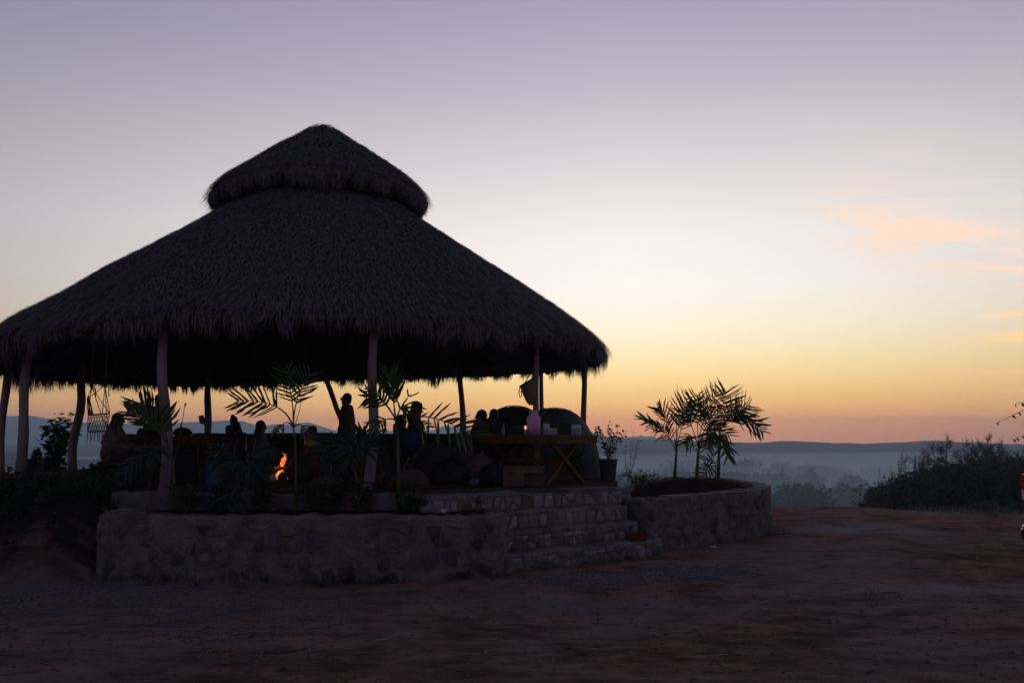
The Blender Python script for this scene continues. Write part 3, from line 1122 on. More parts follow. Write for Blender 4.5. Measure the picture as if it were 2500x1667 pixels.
# ------------------------------------------------------------------ platform, walls, steps, planter
def prism(mb, pts, z0, z1, top=True):
    n = len(pts)
    vs = [(p[0], p[1], z0) for p in pts] + [(p[0], p[1], z1) for p in pts]
    fs = [(i, (i + 1) % n, n + (i + 1) % n, n + i) for i in range(n)]
    fs.append(tuple(range(n, 2 * n)))
    return mb.add(vs, fs)


SA, SB = Vector((-0.10, 10.2, 0)), Vector((2.15, 11.75, 0))      # foot of the lowest step
SU = (SB - SA).normalized()
SN = Vector((-SU.y, SU.x, 0))
edge3 = lambda s: SA + SU * s + SN * 0.84
plat_pts = [(-5.6, 11.22), (-4.4, 11.12), (-3.0, 11.02), (-1.6, 10.92), (-0.72, 10.86)]
plat_pts += [tuple(edge3(2.62).xy), (1.62, 13.2), (1.86, 14.2)]
for th in range(75, 345, 6):
    p = polar(th, 6.2 + 0.12 * math.sin(th * 0.09), 0)
    plat_pts.append((p.x, p.y))
platform = prism(MB(), plat_pts, -0.3, PLAT).build('platform', MATS['platform_dirt'])
props(platform, 'trodden earth floor of the palapa', None, None, 'structure')
# loose earth over the floor: a low uneven sheet
gx, gy = np.meshgrid(np.linspace(-6.3, 6.3, 85), np.linspace(-6.3, 6.3, 85), indexing='ij')
inside = (np.hypot(gx, gy) < 6.0) & (gy + PC.y > 11.3 + 0.0 * gx) & ~((gx + PC.x > -0.9) & ((gy + PC.y) < 10.95 + 0.69 * (gx + PC.x + 0.58)))
Zf = PLAT + 0.006 + 0.012 * (1 + fbm(gx * 1.5, gy * 1.5, 7))
Vf = np.stack([gx + PC.x, gy + PC.y, Zf], -1).reshape(-1, 3)
a, b = np.meshgrid(np.arange(84), np.arange(84), indexing='ij')
Ff = np.stack([a * 85 + b, (a + 1) * 85 + b, (a + 1) * 85 + b + 1, a * 85 + b + 1], -1).reshape(-1, 4)
ok = inside.reshape(-1)[Ff].all(1)
loose = from_numpy('floor', Vf, Ff[ok], MATS['platform_dirt'])
props(loose, 'loose dust over the palapa floor', None, None, 'structure')


def clip_poly(poly, px, py, nx, ny):
    out = []
    for i in range(len(poly)):
        a, b = poly[i], poly[(i + 1) % len(poly)]
        da = (a[0] - px) * nx + (a[1] - py) * ny
        db = (b[0] - px) * nx + (b[1] - py) * ny
        if da <= 0:
            out.append(a)
        if da * db < 0:
            t = da / (da - db)
            out.append((a[0] + (b[0] - a[0]) * t, a[1] + (b[1] - a[1]) * t))
    return out


def stones_on(path_len, frame, z0, z1f, size, parent, mats, seed, gap=0.016, proud=0.03, fill=1.0, jit=1.0):
    """irregular fieldstones packed over a wall face; frame(s) -> (point, outward normal, tangent)"""
    g = random.Random(seed)
    H = max(z1f(path_len * t) for t in (0, .25, .5, .75, 1)) - z0
    seeds = []
    nrow = max(1, round(H / size))
    s_ = 0
    for r in range(nrow):
        s = g.uniform(-0.4, 0.2) * size
        while s < path_len + 0.3 * size:
            seeds.append((s + g.uniform(-.3, .3) * jit * size, z0 + (r + 0.5 + g.uniform(-.48, .48) * jit) * H / nrow))
            s += size * g.choice([0.6, 0.85, 1.1, 1.7])
    n = 0
    for i, (sx, sz) in enumerate(seeds):
        if g.random() > fill:
            continue
        poly = [(max(0, sx - 2 * size), z0), (min(path_len, sx + 2 * size), z0), (min(path_len, sx + 2 * size), z0 + H), (max(0, sx - 2 * size), z0 + H)]
        for j, (tx, tz) in enumerate(seeds):
            if i == j or abs(tx - sx) > 3.5 * size:
                continue
            d = math.hypot(tx - sx, tz - sz)
            if d < 1e-6:
                continue
            nx, nz = (tx - sx) / d, (tz - sz) / d
            poly = clip_poly(poly, (sx + tx) / 2 - nx * gap * g.uniform(.5, 1.9), (sz + tz) / 2 - nz * gap * g.uniform(.5, 1.9), nx, nz)
            if len(poly) < 3:
                break
        if len(poly) < 3:
            continue
        cx = sum(p[0] for p in poly) / len(poly)
        cz = sum(p[1] for p in poly) / len(poly)
        lim = z1f(cx) - 0.035
        poly = [(p[0], min(p[1], lim)) for p in poly]
        # cut the corners so the stones are rounded, roughen the outline
        q = []
        for k in range(len(poly)):
            a, b = poly[k], poly[(k + 1) % len(poly)]
            for t in (0.16, 0.84):
                q.append((a[0] + (b[0] - a[0]) * t + g.uniform(-.08, .08) * size * 0.5, a[1] + (b[1] - a[1]) * t + g.uniform(-.08, .08) * size * 0.5))
        q = [(min(max(p[0], 0.0), path_len), min(max(p[1], z0 + 0.005), lim)) for p in q]
        cx = sum(p[0] for p in q) / len(q)
        cz = sum(p[1] for p in q) / len(q)
        if max(p[0] for p in q) - min(p[0] for p in q) < 0.05 or max(p[1] for p in q) - min(p[1] for p in q) < 0.04:
            continue
        pr = proud * g.uniform(0.35, 1.3)
        vs, m_ = [], len(q)
        for depth, sc in ((-0.04, 1.0), (pr * 0.55, 0.97), (pr, 0.78)):
            for (u, v) in q:
                uu, vv = cx + (u - cx) * sc, cz + (v - cz) * sc
                pt, nm, tg = frame(uu)
                dd = depth + (g.uniform(-.15, .15) * pr if depth > 0 else 0)
                vs.append((pt.x + nm.x * dd, pt.y + nm.y * dd, vv))
        pt, nm, tg = frame(cx)
        dd = pr * g.uniform(0.95, 1.25)
        vs.append((pt.x + nm.x * dd, pt.y + nm.y * dd, cz))
        fs = []
        for l in range(2):
            for k in range(m_):
                fs.append((l * m_ + k, l * m_ + (k + 1) % m_, (l + 1) * m_ + (k + 1) % m_, (l + 1) * m_ + k))
        for k in range(m_):
            fs.append((2 * m_ + k, 2 * m_ + (k + 1) % m_, 3 * m_))
        o = MB().add(vs, fs).build('stone', g.choice(mats), parent, True)
        n += 1
    return n


def path_frame(pts):
    """arc-length frame along a polyline in plan; outward = to the right of travel"""
    pts = [Vector((p[0], p[1], 0)) for p in pts]
    seg, tot = [], 0
    for a, b in zip(pts[:-1], pts[1:]):
        l = (b - a).length
        seg.append((tot, l, a, (b - a) / l)); tot += l

    def fr(s):
        for (s0, l, a, d) in seg:
            if s <= s0 + l or (s0, l, a, d) == seg[-1]:
                return a + d * (s - s0), Vector((d.y, -d.x, 0)), d
    return tot, fr


def curve_pts(ctrl, n=8):
    """Catmull-Rom through plan points"""
    c = [Vector((p[0], p[1], 0)) for p in ctrl]
    c = [c[0] * 2 - c[1]] + c + [c[-1] * 2 - c[-2]]
    out = []
    for i in range(1, len(c) - 2):
        for k in range(n):
            t = k / n
            p0, p1, p2, p3 = c[i - 1:i + 3]
            out.append(0.5 * ((2 * p1) + (p2 - p0) * t + (2 * p0 - 5 * p1 + 4 * p2 - p3) * t * t + (3 * p1 - p0 - 3 * p2 + p3) * t ** 3))
    out.append(c[-2])
    return out


def wall_body(mb, pts, thick, z0, ztop, seed=0):
    """a wall along pts (outer face), thick inwards (to the left of travel), with a rough uneven top"""
    n = len(pts)
    ds = []
    for i in range(n):
        d = (pts[min(i + 1, n - 1)] - pts[max(i - 1, 0)]).normalized()
        ds.append(Vector((-d.y, d.x, 0)))
    vs, fs = [], []
    cols = 5
    for i in range(n):
        zt = ztop(i / (n - 1)) + 0.02 * random.uniform(-1, 1)
        o, inn = pts[i], pts[i] + ds[i] * thick
        zt2 = zt + 0.012 * random.uniform(-1, 1)
        vs += [(o.x, o.y, z0), (o.x, o.y, zt - 0.03), (*(o + ds[i] * 0.03).xy, zt), (*(inn - ds[i] * 0.03).xy, zt2), (inn.x, inn.y, z0)]
    for i in range(n - 1):
        for k in range(cols - 1):
            fs.append((i * cols + k, (i + 1) * cols + k, (i + 1) * cols + k + 1, i * cols + k + 1))
    fs.append((4, 3, 2, 1, 0))
    b = (n - 1) * cols
    fs.append((b, b + 1, b + 2, b + 3, b + 4))
    return mb.add(vs, fs)


STONE = [MATS['stone_%d' % i] for i in range(6)]
PALE = [MATS['pale_stone_%d' % i] for i in range(4)]

# outer retaining wall
ow_ctrl = [(-5.05, 10.9), (-5.22, 10.35), (-5.05, 10.02), (-4.6, 9.92), (-3.5, 9.8), (-1.8, 9.74), (-0.75, 9.84), (-0.2, 10.05), (-0.06, 10.28)]
ow = empty('retaining_wall', (-2.6, 9.9, 0), 'long low rubble-stone wall in front of the planting bed', 'wall')
owp = curve_pts(ow_ctrl, 10)
OWT = 0.76
wall_body(MB(), owp, 0.3, -0.2, lambda t: OWT + 0.012 * math.sin(t * 23)).build('mortar', MATS['mortar'], ow)
tot, fr = path_frame(owp)
stones_on(tot, fr, -0.02, lambda s: OWT - 0.07, 0.2, ow, STONE, 5, gap=0.02, proud=0.014, fill=0.8)

# upper (inner) wall carrying the platform edge
iw = empty('retaining_wall', (-3.1, 11.0, 0.6), 'short upper rubble wall behind the planting bed holding up the palapa floor', 'wall')
iwp = curve_pts([(-5.45, 11.32), (-5.42, 11.05), (-4.4, 10.98), (-3.0, 10.88), (-1.6, 10.79), (-0.76, 10.76), (-0.70, 10.95)], 8)
wall_body(MB(), iwp, 0.2, 0.4, lambda t: PLAT + 0.03 + 0.01 * math.sin(t * 31)).build('mortar', MATS['mortar'], iw)
tot, fr = path_frame(iwp)
stones_on(tot, fr, 0.62, lambda s: PLAT + 0.02, 0.2, iw, STONE, 9, gap=0.03, proud=0.012, fill=0.6)

# soil of the bed between the two walls
gx = np.linspace(-5.25, -0.2, 70)
rows = []
for t in np.linspace(0, 1, 12):
    yo = np.interp(gx, [p.x for p in owp[25:]], [p.y for p in owp[25:]]) + 0.2
    yi = np.interp(gx, [-5.5, -3.0, -0.76, -0.1], [11.1, 10.95, 10.8, 10.6])
    yy = yo + (yi - yo) * t
    rows.append(np.stack([gx, yy, 0.69 + 0.05 * t + 0.03 * fbm(gx * 4, yy * 4, 3) + 0 * gx], -1))
Vb = np.vstack(rows)
a, b = np.meshgrid(np.arange(11), np.arange(69), indexing='ij')
Fb = np.stack([a * 70 + b, a * 70 + b + 1, (a + 1) * 70 + b + 1, (a + 1) * 70 + b], -1).reshape(-1, 4)
bed = from_numpy('soil', Vb, Fb, MATS['bed_soil'])
bed.data.shade_smooth()
props(bed, 'dark soil of the bed between the two stone walls', None, None, 'structure')

# steps
st = empty('stone_steps', (0.9, 11.3, 0), 'four stone steps with pale stones in the risers up to the palapa', 'steps')
tops = [0.235, 0.465, 0.69, 0.925]
for k in range(4):
    off = 0.28 * k
    s0 = -0.0 if k == 0 else (-0.1 * k if k < 3 else -0.62)
    s1 = (2.75, 2.55, 2.6, 2.75)[k]
    a, b = SA + SU * s0 + SN * off, SA + SU * s1 + SN * off
    back = SN * (0.5 if k < 3 else 0.42)
    pts = [a.lerp(b, t / 16) for t in range(17)]
    step = wall_body(MB(), pts, back.length, -0.2 + 0.15 * k, lambda t, k=k: tops[k] + 0.008 * math.sin(t * 40 + k)).build('step', MATS['mortar'], st)
    tot, fr = path_frame([p.xy for p in (a, b)])
    z0 = (0.0 if k == 0 else tops[k - 1]) + 0.006
    stones_on(tot, fr, z0, lambda s, k=k: tops[k] - 0.015, (0.115, 0.11, 0.14, 0.145)[k], step, PALE if k > 1 else PALE[1:] + STONE[:3], 40 + k,
              gap=(0.006, 0.006, 0.014, 0.013)[k], proud=0.013, fill=(1, 1, 0.75, 0.85)[k], jit=0.6)

# planter at the right of the steps
pl = empty('stone_planter', (3.4, 15, 0), 'rounded rubble-stone planter with three young palms', 'planter')
pl_ctrl = [(1.62, 12.75), (2.02, 12.12), (2.38, 12.28), (3.3, 12.95), (4.15, 13.75), (4.62, 14.5), (4.8, 15.3), (4.78, 16.4), (4.45, 17.5), (3.75, 18.0), (3.0, 17.4), (2.35, 15.9),
           (1.85, 14.3), (1.66, 13.3), (1.62, 12.75)]
plp = curve_pts(pl_ctrl, 8)
pwall = wall_body(MB(), plp, 0.3, -0.3, lambda t: 0.75 + 0.05 * math.sin(t * PI) + 0.01 * math.sin(t * 60)).build('mortar', MATS['mortar'], pl)
front = plp[8 * 1:8 * 7 + 4]
tot, fr = path_frame([p.xy for p in front])
stones_on(tot, fr, -0.03, lambda s: 0.68, 0.19, pl, STONE, 14, gap=0.02, proud=0.013, fill=0.75)
# flat capping stones along the planter rim
capf = plp[8 * 2:8 * 8]
tot, fr = path_frame([p.xy for p in capf])
s = 0.05
while s < tot - 0.25:
    w = random.uniform(0.12, 0.42)
    p, nm, tg = fr(s + w / 2)
    MB().add([(*(p - tg * (w / 2 - 0.01) * q + nm * e * 1.0 + Vector((random.uniform(-.012, .012), random.uniform(-.012, .012), 0))).xy, z) for z in (0.70, 0.802 + random.uniform(-.014, .014)) for (q, e) in ((1, 0.012), (-1, 0.012), (-1, -0.285), (1, -0.285))],
             [(3, 2, 1, 0), (4, 5, 6, 7), (0, 1, 5, 4), (1, 2, 6, 5), (2, 3, 7, 6), (3, 0, 4, 7)]).build('cap_stone', random.choice([PALE[3], STONE[0], STONE[2], STONE[5], STONE[3]]), pl)
    s += w
cpl = Vector((3.35, 15.2, 0))
rowsP = []
nP = len(plp) - 1
for t in np.linspace(0.03, 1.0, 12):
    for i in range(nP):
        d = plp[i] - cpl
        q = cpl + d * t * (1 - 0.14 / max(d.length, 0.3))
        rowsP.append((q.x, q.y, 0.70 + 0.13 * (1 - t ** 2) + 0.035 * float(fbm(np.array([q.x * 4]), np.array([q.y * 4]), 5)[0])))
Fp = [(i * nP + j, i * nP + (j + 1) % nP, (i + 1) * nP + (j + 1) % nP, (i + 1) * nP + j) for i in range(11) for j in range(nP)]
soil = from_numpy('soil', np.array(rowsP), np.array(Fp), MATS['bed_soil'], pl)
soil.data.shade_smooth()

# low wall closing the far side of the palapa
lw = empty('low_wall', tuple(polar(185, 5.7, PLAT)), 'low brown wall along the far side of the palapa behind the people', 'wall')
lwp = [polar(t, 5.55, 0) for t in range(252, 118, -4)][::-1]
lwp = lwp[::-1]
wall_body(MB(), [Vector((p.x, p.y, 0)) for p in lwp[::-1]], -0.22, PLAT - 0.1, lambda t: PLAT + 0.80 + 0.012 * math.sin(t * 50)).build('body', MATS['adobe'], lw)
wall_body(MB(), [Vector((polar(t, 5.50, 0)).xy).to_3d() for t in range(120, 251, 5)], -0.32, PLAT + 0.79, lambda t: PLAT + 0.835).build('coping', MATS['dark_wood'], lw)


# ------------------------------------------------------------------ palms
def leaflet_mesh(name, bend, m, fold=0.25):
    """a unit pinna along +X, folded along its rib, drooping by bend"""
    n = 5
    vs, fs = [], []
    for i in range(n + 1):
        t = i / n
        w = 0.5 * (0.25 + 0.75 * math.sin(PI * min(1, t * 1.6 + 0.12) ** 0.8)) if t < 0.5 else 0.5 * (1 - ((t - 0.5) / 0.5) ** 1.7)
        w = max(w, 0.015)
        x = t * (1 - 0.25 * bend * t)
        z = -bend * t * t * 0.7
        vs += [(x, -w, z - fold * w), (x, 0, z), (x, w, z - fold * w)]
    for i in range(n):
        for k in range(2):
            fs.append((i * 3 + k, i * 3 + k + 1, (i + 1) * 3 + k + 1, (i + 1) * 3 + k))
    me = bpy.data.meshes.new(name)
    me.from_pydata(vs, [], fs)
    me.materials.append(m)
    me.shade_smooth()
    return me


LEAFLETS = {m: [leaflet_mesh('leaflet', b, MATS[m]) for b in (0.0, 0.25, 0.55, 0.95)] for m in ('palm_leaf', 'palm_leaf_blue', 'leaf_dark')}


def bez(p0, p1, p2, t):
    return p0 * (1 - t) ** 2 + p1 * 2 * t * (1 - t) + p2 * t * t


def frond(root, p0, p1, p2, nleaf=15, L=0.42, W=0.05, m='palm_leaf', start=0.3, droop=0.4, ang=66, r0=0.012, tipr=0.003, up=None, name='frond', rnd=None, vee=0.16):
    """pinnate leaf: rachis p0-p2 (bezier) with its leaflets as sub-parts"""
    g = rnd or random
    pts = [bez(p0, p1, p2, i / 10) for i in range(11)]
    fr_ = MB().tube(pts, [r0 + (tipr - r0) * i / 10 for i in range(11)], 5).build(name, MATS['palm_stem'], root, True)
    nleaf = int(nleaf * 0.82)
    W = W * 0.78
    L = L * 1.1
    roll = Vector((g.uniform(-.25, .25), -g.uniform(0.55, 1.0), g.uniform(0.35, 0.8))).normalized()
    for i in range(nleaf):
        t = start + (1 - start) * (i + 0.5) / nleaf
        p = bez(p0, p1, p2, t)
        d = (bez(p0, p1, p2, min(t + 0.02, 1)) - bez(p0, p1, p2, t - 0.02)).normalized()
        ref = up if up is not None else roll
        s = d.cross(ref)
        if s.length < 0.15:
            s = d.cross(Vector((0.3, 0.8, 0.2)))
        s.normalize()
        n_ = s.cross(d).normalized()
        prof = (0.55 + 0.45 * math.sin(PI * (0.12 + 0.8 * (t - start) / (1 - start)))) * (1.0 if t < 0.93 else 0.8)
        for sg in (-1, 1):
            a = math.radians(ang * (1.05 - 0.6 * t) * g.uniform(0.85, 1.2) + 8)
            v = (d * math.cos(a) + s * sg * math.sin(a) + n_ * vee * g.uniform(0.5, 1.3)).normalized()
            ln = L * prof * g.uniform(0.82, 1.12)
            z = n_ - v * n_.dot(v)
            z.normalize()
            if z.z < 0:
                z = -z
            y = z.cross(v)
            R = Matrix((v, y, z)).transposed().to_4x4()
            R = R @ Matrix.Rotation(g.uniform(-0.5, 0.5), 4, 'X')
            q = min(3, max(0, int(droop * 3.4 + g.uniform(-0.8, 1.2))))
            o = bpy.data.objects.new('leaflet', LEAFLETS[m][q])
            col.objects.link(o)
            o.parent = fr_
            o.matrix_basis = Matrix.Translation(p) @ R @ Matrix.Diagonal((ln, W * g.uniform(0.75, 1.2), ln, 1))
    return fr_


def Q(crop, Y):
    """crop coordinates of the planter zoom (origin 1450,900, scale 3.92) -> place"""
    return P(1450 + crop[0] / 3.92, 900 + crop[1] / 3.92, Y)


def palm(base, stem_pts, fronds, label, group=None, m='palm_leaf', stem_r=0.032, conv=None, Y=16, **kw):
    cv = conv or Q
    root = empty('young_palm', tuple(base), label, 'palm', group)
    MB().tube([base] + stem_pts, [stem_r * 1.25] + [stem_r * (1 - 0.5 * i / len(stem_pts)) for i in range(len(stem_pts))], 8).build('stem', MATS['palm_stem'], root, True)
    top = stem_pts[-1]
    for f in fronds:
        a = dict(kw)
        a.update(f[3] if len(f) > 3 else {})
        dyy = f[2]
        p0 = top if 'p0' not in a else cv(a.pop('p0'), Y)
        frond(root, p0, cv(f[0], Y + dyy * 0.5), cv(f[1], Y + dyy), m=a.pop('m', m), **a)
    return root


YA = 16.7
palm(Q((770, 1080), YA), [Q((776, 980), YA), Q((784, 880), YA), Q((788, 800), YA)],
     [((700, 560), (492, 500), -0.35, dict(start=0.45, nleaf=11, L=0.40, droop=0.6)),
      ((760, 470), (618, 372), 0.25, dict(start=0.5, nleaf=11, L=0.36, droop=0.3)),
      ((820, 560), (945, 290), -0.2, dict(start=0.42, nleaf=13, L=0.38, droop=0.15)),
      ((790, 520), (880, 280), 0.35, dict(start=0.45, nleaf=11, L=0.4, droop=0.15)),
      ((850, 700), (905, 690), -0.3, dict(start=0.5, nleaf=6, L=0.30, droop=0.9, r0=0.008)),
      ((735, 660), (655, 560), -0.4, dict(start=0.45, nleaf=8, L=0.34, droop=0.7)),
      ((789, 500), (800, 135), 0.0, dict(start=0.97, nleaf=0, r0=0.012, tipr=0.002))],
     'leftmost of the three young palms in the stone planter with one upright spear leaf', Y=YA, W=0.036)
YB = 15.9
palm(Q((985, 1085), YB), [Q((990, 960), YB), Q((998, 820), YB), Q((1001, 760), YB)],
     [((1010, 480), (1185, 215), -0.2, dict(start=0.4, nleaf=15, L=0.36, droop=0.15)),
      ((985, 500), (985, 255), 0.3, dict(start=0.45, nleaf=12, L=0.34, droop=0.2)),
      ((1070, 480), (1300, 640), -0.5, dict(start=0.35, nleaf=15, L=0.36, droop=0.55)),
      ((960, 560), (870, 720), -0.3, dict(start=0.5, nleaf=7, L=0.3, droop=0.9)),
      ((1040, 540), (1200, 420), 0.3, dict(start=0.4, nleaf=13, L=0.36, droop=0.4)),
      ((940, 520), (860, 400), 0.2, dict(start=0.5, nleaf=10, L=0.34, droop=0.4)),
      ((1080, 640), (1130, 700), -0.5, dict(start=0.5, nleaf=8, L=0.3, droop=0.8))],
     'middle young palm in the stone planter, nearest the front rim', Y=YB, W=0.034)
YC = 17.2
palm(Q((1190, 1065), YC), [Q((1194, 900), YC), Q((1200, 700), YC), Q((1203, 600), YC)],
     [((1290, 420), (1490, 345), 0.3, dict(start=0.35, nleaf=15, L=0.44, droop=0.25)),
      ((1340, 330), (1625, 600), -0.3, dict(start=0.35, nleaf=19, L=0.42, droop=0.45)),
      ((1230, 380), (1270, 215), 0.1, dict(start=0.4, nleaf=14, L=0.44, droop=0.15)),
      ((1130, 420), (1010, 330), 0.3, dict(start=0.4, nleaf=14, L=0.42, droop=0.4)),
      ((1190, 620), (1290, 860), -0.7, dict(start=0.3, nleaf=15, L=0.40, droop=0.7)),
      ((1130, 560), (1080, 760), -0.5, dict(start=0.35, nleaf=12, L=0.36, droop=0.8)),
      ((1270, 450), (1420, 420), -0.2, dict(start=0.35, nleaf=14, L=0.4, droop=0.4))],
     'rightmost and fullest of the young palms in the stone planter, its long leaf arching right', Y=YC, W=0.036)
palm(Q((1160, 1075), 16.4), [Q((1165, 1000), 16.4), Q((1170, 940), 16.4)],
     [((1150, 850), (1060, 880), -0.2, dict(start=0.3, nleaf=7, L=0.24, droop=0.7)),
      ((1110, 900), (1030, 1030), -0.3, dict(start=0.3, nleaf=8, L=0.26, droop=0.6))],
     'low palm shoot with dark drooping leaves between the planter palms', Y=16.4, W=0.042, m='palm_leaf_blue', stem_r=0.014)


def C2(c, Y):
    return P(400 + c[0] / 3.92, 850 + c[1] / 3.92, Y)


def C3(c, Y):
    return P(750 + c[0] / 3.92, 850 + c[1] / 3.92, Y)


def C1(c, Y):
    return P(c[0] / 3.92, 850 + c[1] / 3.92, Y)


def on_bed(px, Y, z=0.72):
    p = P(px, 1200, Y)
    return Vector((p.x, Y, z))


Y1 = 10.6
palm(on_bed(724, Y1), [C2((1262, 1150), Y1), C2((1258, 900), Y1), C2((1240, 760), Y1)],
     [((1170, 480), (690, 500), -0.2, dict(start=0.45, nleaf=13, L=0.34, droop=0.2, ang=60, vee=0.3, r0=0.014)),
      ((1235, 480), (1400, 240), 0.1, dict(start=0.4, nleaf=12, L=0.26, droop=0.2)),
      ((1250, 450), (1150, 190), 0.3, dict(start=0.4, nleaf=12, L=0.24, droop=0.2)),
      ((1180, 640), (1080, 800), -0.3, dict(start=0.6, nleaf=4, L=0.2, droop=0.95)),
      ((1310, 680), (1350, 800), -0.2, dict(start=0.6, nleaf=4, L=0.18, droop=0.95)),
      ((1315, 600), (1320, 440), 0.0, dict(start=0.97, nleaf=0, r0=0.006, tipr=0.0025))],
     'slim palm in the bed in front of the campfire, one leaf arching far left', conv=C2, Y=Y1, W=0.034, stem_r=0.018)
Y2 = 10.75
palm(on_bed(973, Y2), [C3((872, 1200), Y2), C3((862, 900), Y2), C3((850, 690), Y2)],
     [((820, 440), (790, 265), 0.1, dict(start=0.35, nleaf=11, L=0.34, droop=0.1, ang=26)),
      ((810, 520), (860, 330), 0.3, dict(start=0.45, nleaf=8, L=0.28, droop=0.1, ang=30)),
      ((720, 430), (560, 470), -0.2, dict(start=0.35, nleaf=12, L=0.27, droop=0.4)),
      ((760, 500), (610, 380), 0.2, dict(start=0.4, nleaf=9, L=0.24, droop=0.3)),
      ((900, 500), (950, 600), -0.2, dict(start=0.4, nleaf=9, L=0.22, droop=0.8)),
      ((760, 640), (680, 740), -0.2, dict(start=0.5, nleaf=6, L=0.22, droop=0.7)),
      ((900, 520), (990, 440), 0.2, dict(start=0.8, nleaf=2, L=0.14, droop=0.1)),
      ((1180, 560), (1590, 850), -0.4, dict(start=0.42, nleaf=12, L=0.36, droop=0.6, r0=0.014)),
      ((1000, 600), (1160, 760), 0.2, dict(start=0.5, nleaf=7, L=0.26, droop=0.6))],
     'tall palm in the bed left of the steps with a long bare green stem', conv=C3, Y=Y2, W=0.038, stem_r=0.024)
Y3 = 10.9
palm(on_bed(424, Y3), [C1((1660, 1250), Y3), C1((1650, 1050), Y3), C1((1620, 960), Y3)],
     [((1500, 700), (1230, 600), -0.2, dict(start=0.42, nleaf=12, L=0.27, droop=0.15, ang=50, W=0.05)),
      ((1480, 640), (1350, 520), 0.2, dict(start=0.45, nleaf=11, L=0.36, droop=0.1, ang=34, W=0.05)),
      ((1560, 720), (1520, 620), 0.3, dict(start=0.35, nleaf=9, L=0.34, droop=0.2, W=0.05)),
      ((1440, 940), (1200, 1180), -0.4, dict(start=0.35, nleaf=12, L=0.30, droop=0.6, m='palm_leaf_blue')),
      ((1500, 860), (1400, 1100), -0.3, dict(start=0.35, nleaf=10, L=0.28, droop=0.7, m='palm_leaf_blue'))],
     'palm beside the left front pole with a spread fan of broad leaflets', conv=C1, Y=Y3, W=0.042, stem_r=0.026)
Y4 = 10.9
palm(on_bed(905, Y4), [C3((470, 1250), Y4), C3((450, 1150), Y4)],
     [((330, 800), (90, 1000), -0.3, dict(start=0.3, nleaf=13, L=0.34, droop=0.8)),
      ((380, 780), (200, 1180), -0.2, dict(start=0.35, nleaf=12, L=0.34, droop=0.8)),
      ((470, 760), (560, 1000), -0.3, dict(start=0.35, nleaf=12, L=0.34, droop=0.8)),
      ((430, 760), (390, 1120), -0.5, dict(start=0.35, nleaf=12, L=0.32, droop=0.9)),
      ((520, 820), (640, 860), 0.1, dict(start=0.4, nleaf=10, L=0.3, droop=0.6)),
      ((400, 800), (280, 900), 0.2, dict(start=0.4, nleaf=10, L=0.3, droop=0.6))],
     'drooping blue-green palm in front of the standing man', conv=C3, Y=Y4, W=0.036, m='palm_leaf_blue', stem_r=0.022)
Y5 = 10.5
palm(on_bed(600, Y5), [C2((790, 1290), Y5), C2((800, 1200), Y5)],
     [((740, 960), (440, 1000), -0.2, dict(start=0.35, nleaf=12, L=0.32, droop=0.7)),
      ((800, 960), (960, 1080), -0.2, dict(start=0.35, nleaf=12, L=0.32, droop=0.8)),
      ((830, 1000), (900, 1200), -0.3, dict(start=0.35, nleaf=11, L=0.30, droop=0.9)),
      ((760, 1000), (640, 1180), -0.3, dict(start=0.35, nleaf=11, L=0.30, droop=0.9)),
      ((760, 1180), (590, 1530), -0.5, dict(start=0.45, nleaf=7, L=0.3, droop=0.8)),
      ((880, 960), (880, 830), 0.1, dict(start=0.9, nleaf=1, L=0.08))],
     'low drooping palm below the blue bottle, one leaf hanging over the wall', conv=C2, Y=Y5, W=0.032, m='palm_leaf_blue', stem_r=0.02)


# ------------------------------------------------------------------ shrubs, weeds, flowers
def blade_leaf(v, f, p, d, n, L, W):
    """one pointed leaf added to lists v, f"""
    d = d.normalized()
    s = d.cross(n)
    s = s.normalized() if s.length > 1e-4 else d.orthogonal().normalized()
    u = s.cross(d)
    b = len(v)
    v += [tuple(p), tuple(p + d * L * 0.4 + s * W / 2 + u * L * 0.06), tuple(p + d * L * 0.4 - s * W / 2 + u * L * 0.06), tuple(p + d * L - u * L * 0.08), tuple(p + d * L * 0.45)]
    f += [(b, b + 1, b + 4), (b, b + 4, b + 2), (b + 1, b + 3, b + 4), (b + 4, b + 3, b + 2)]


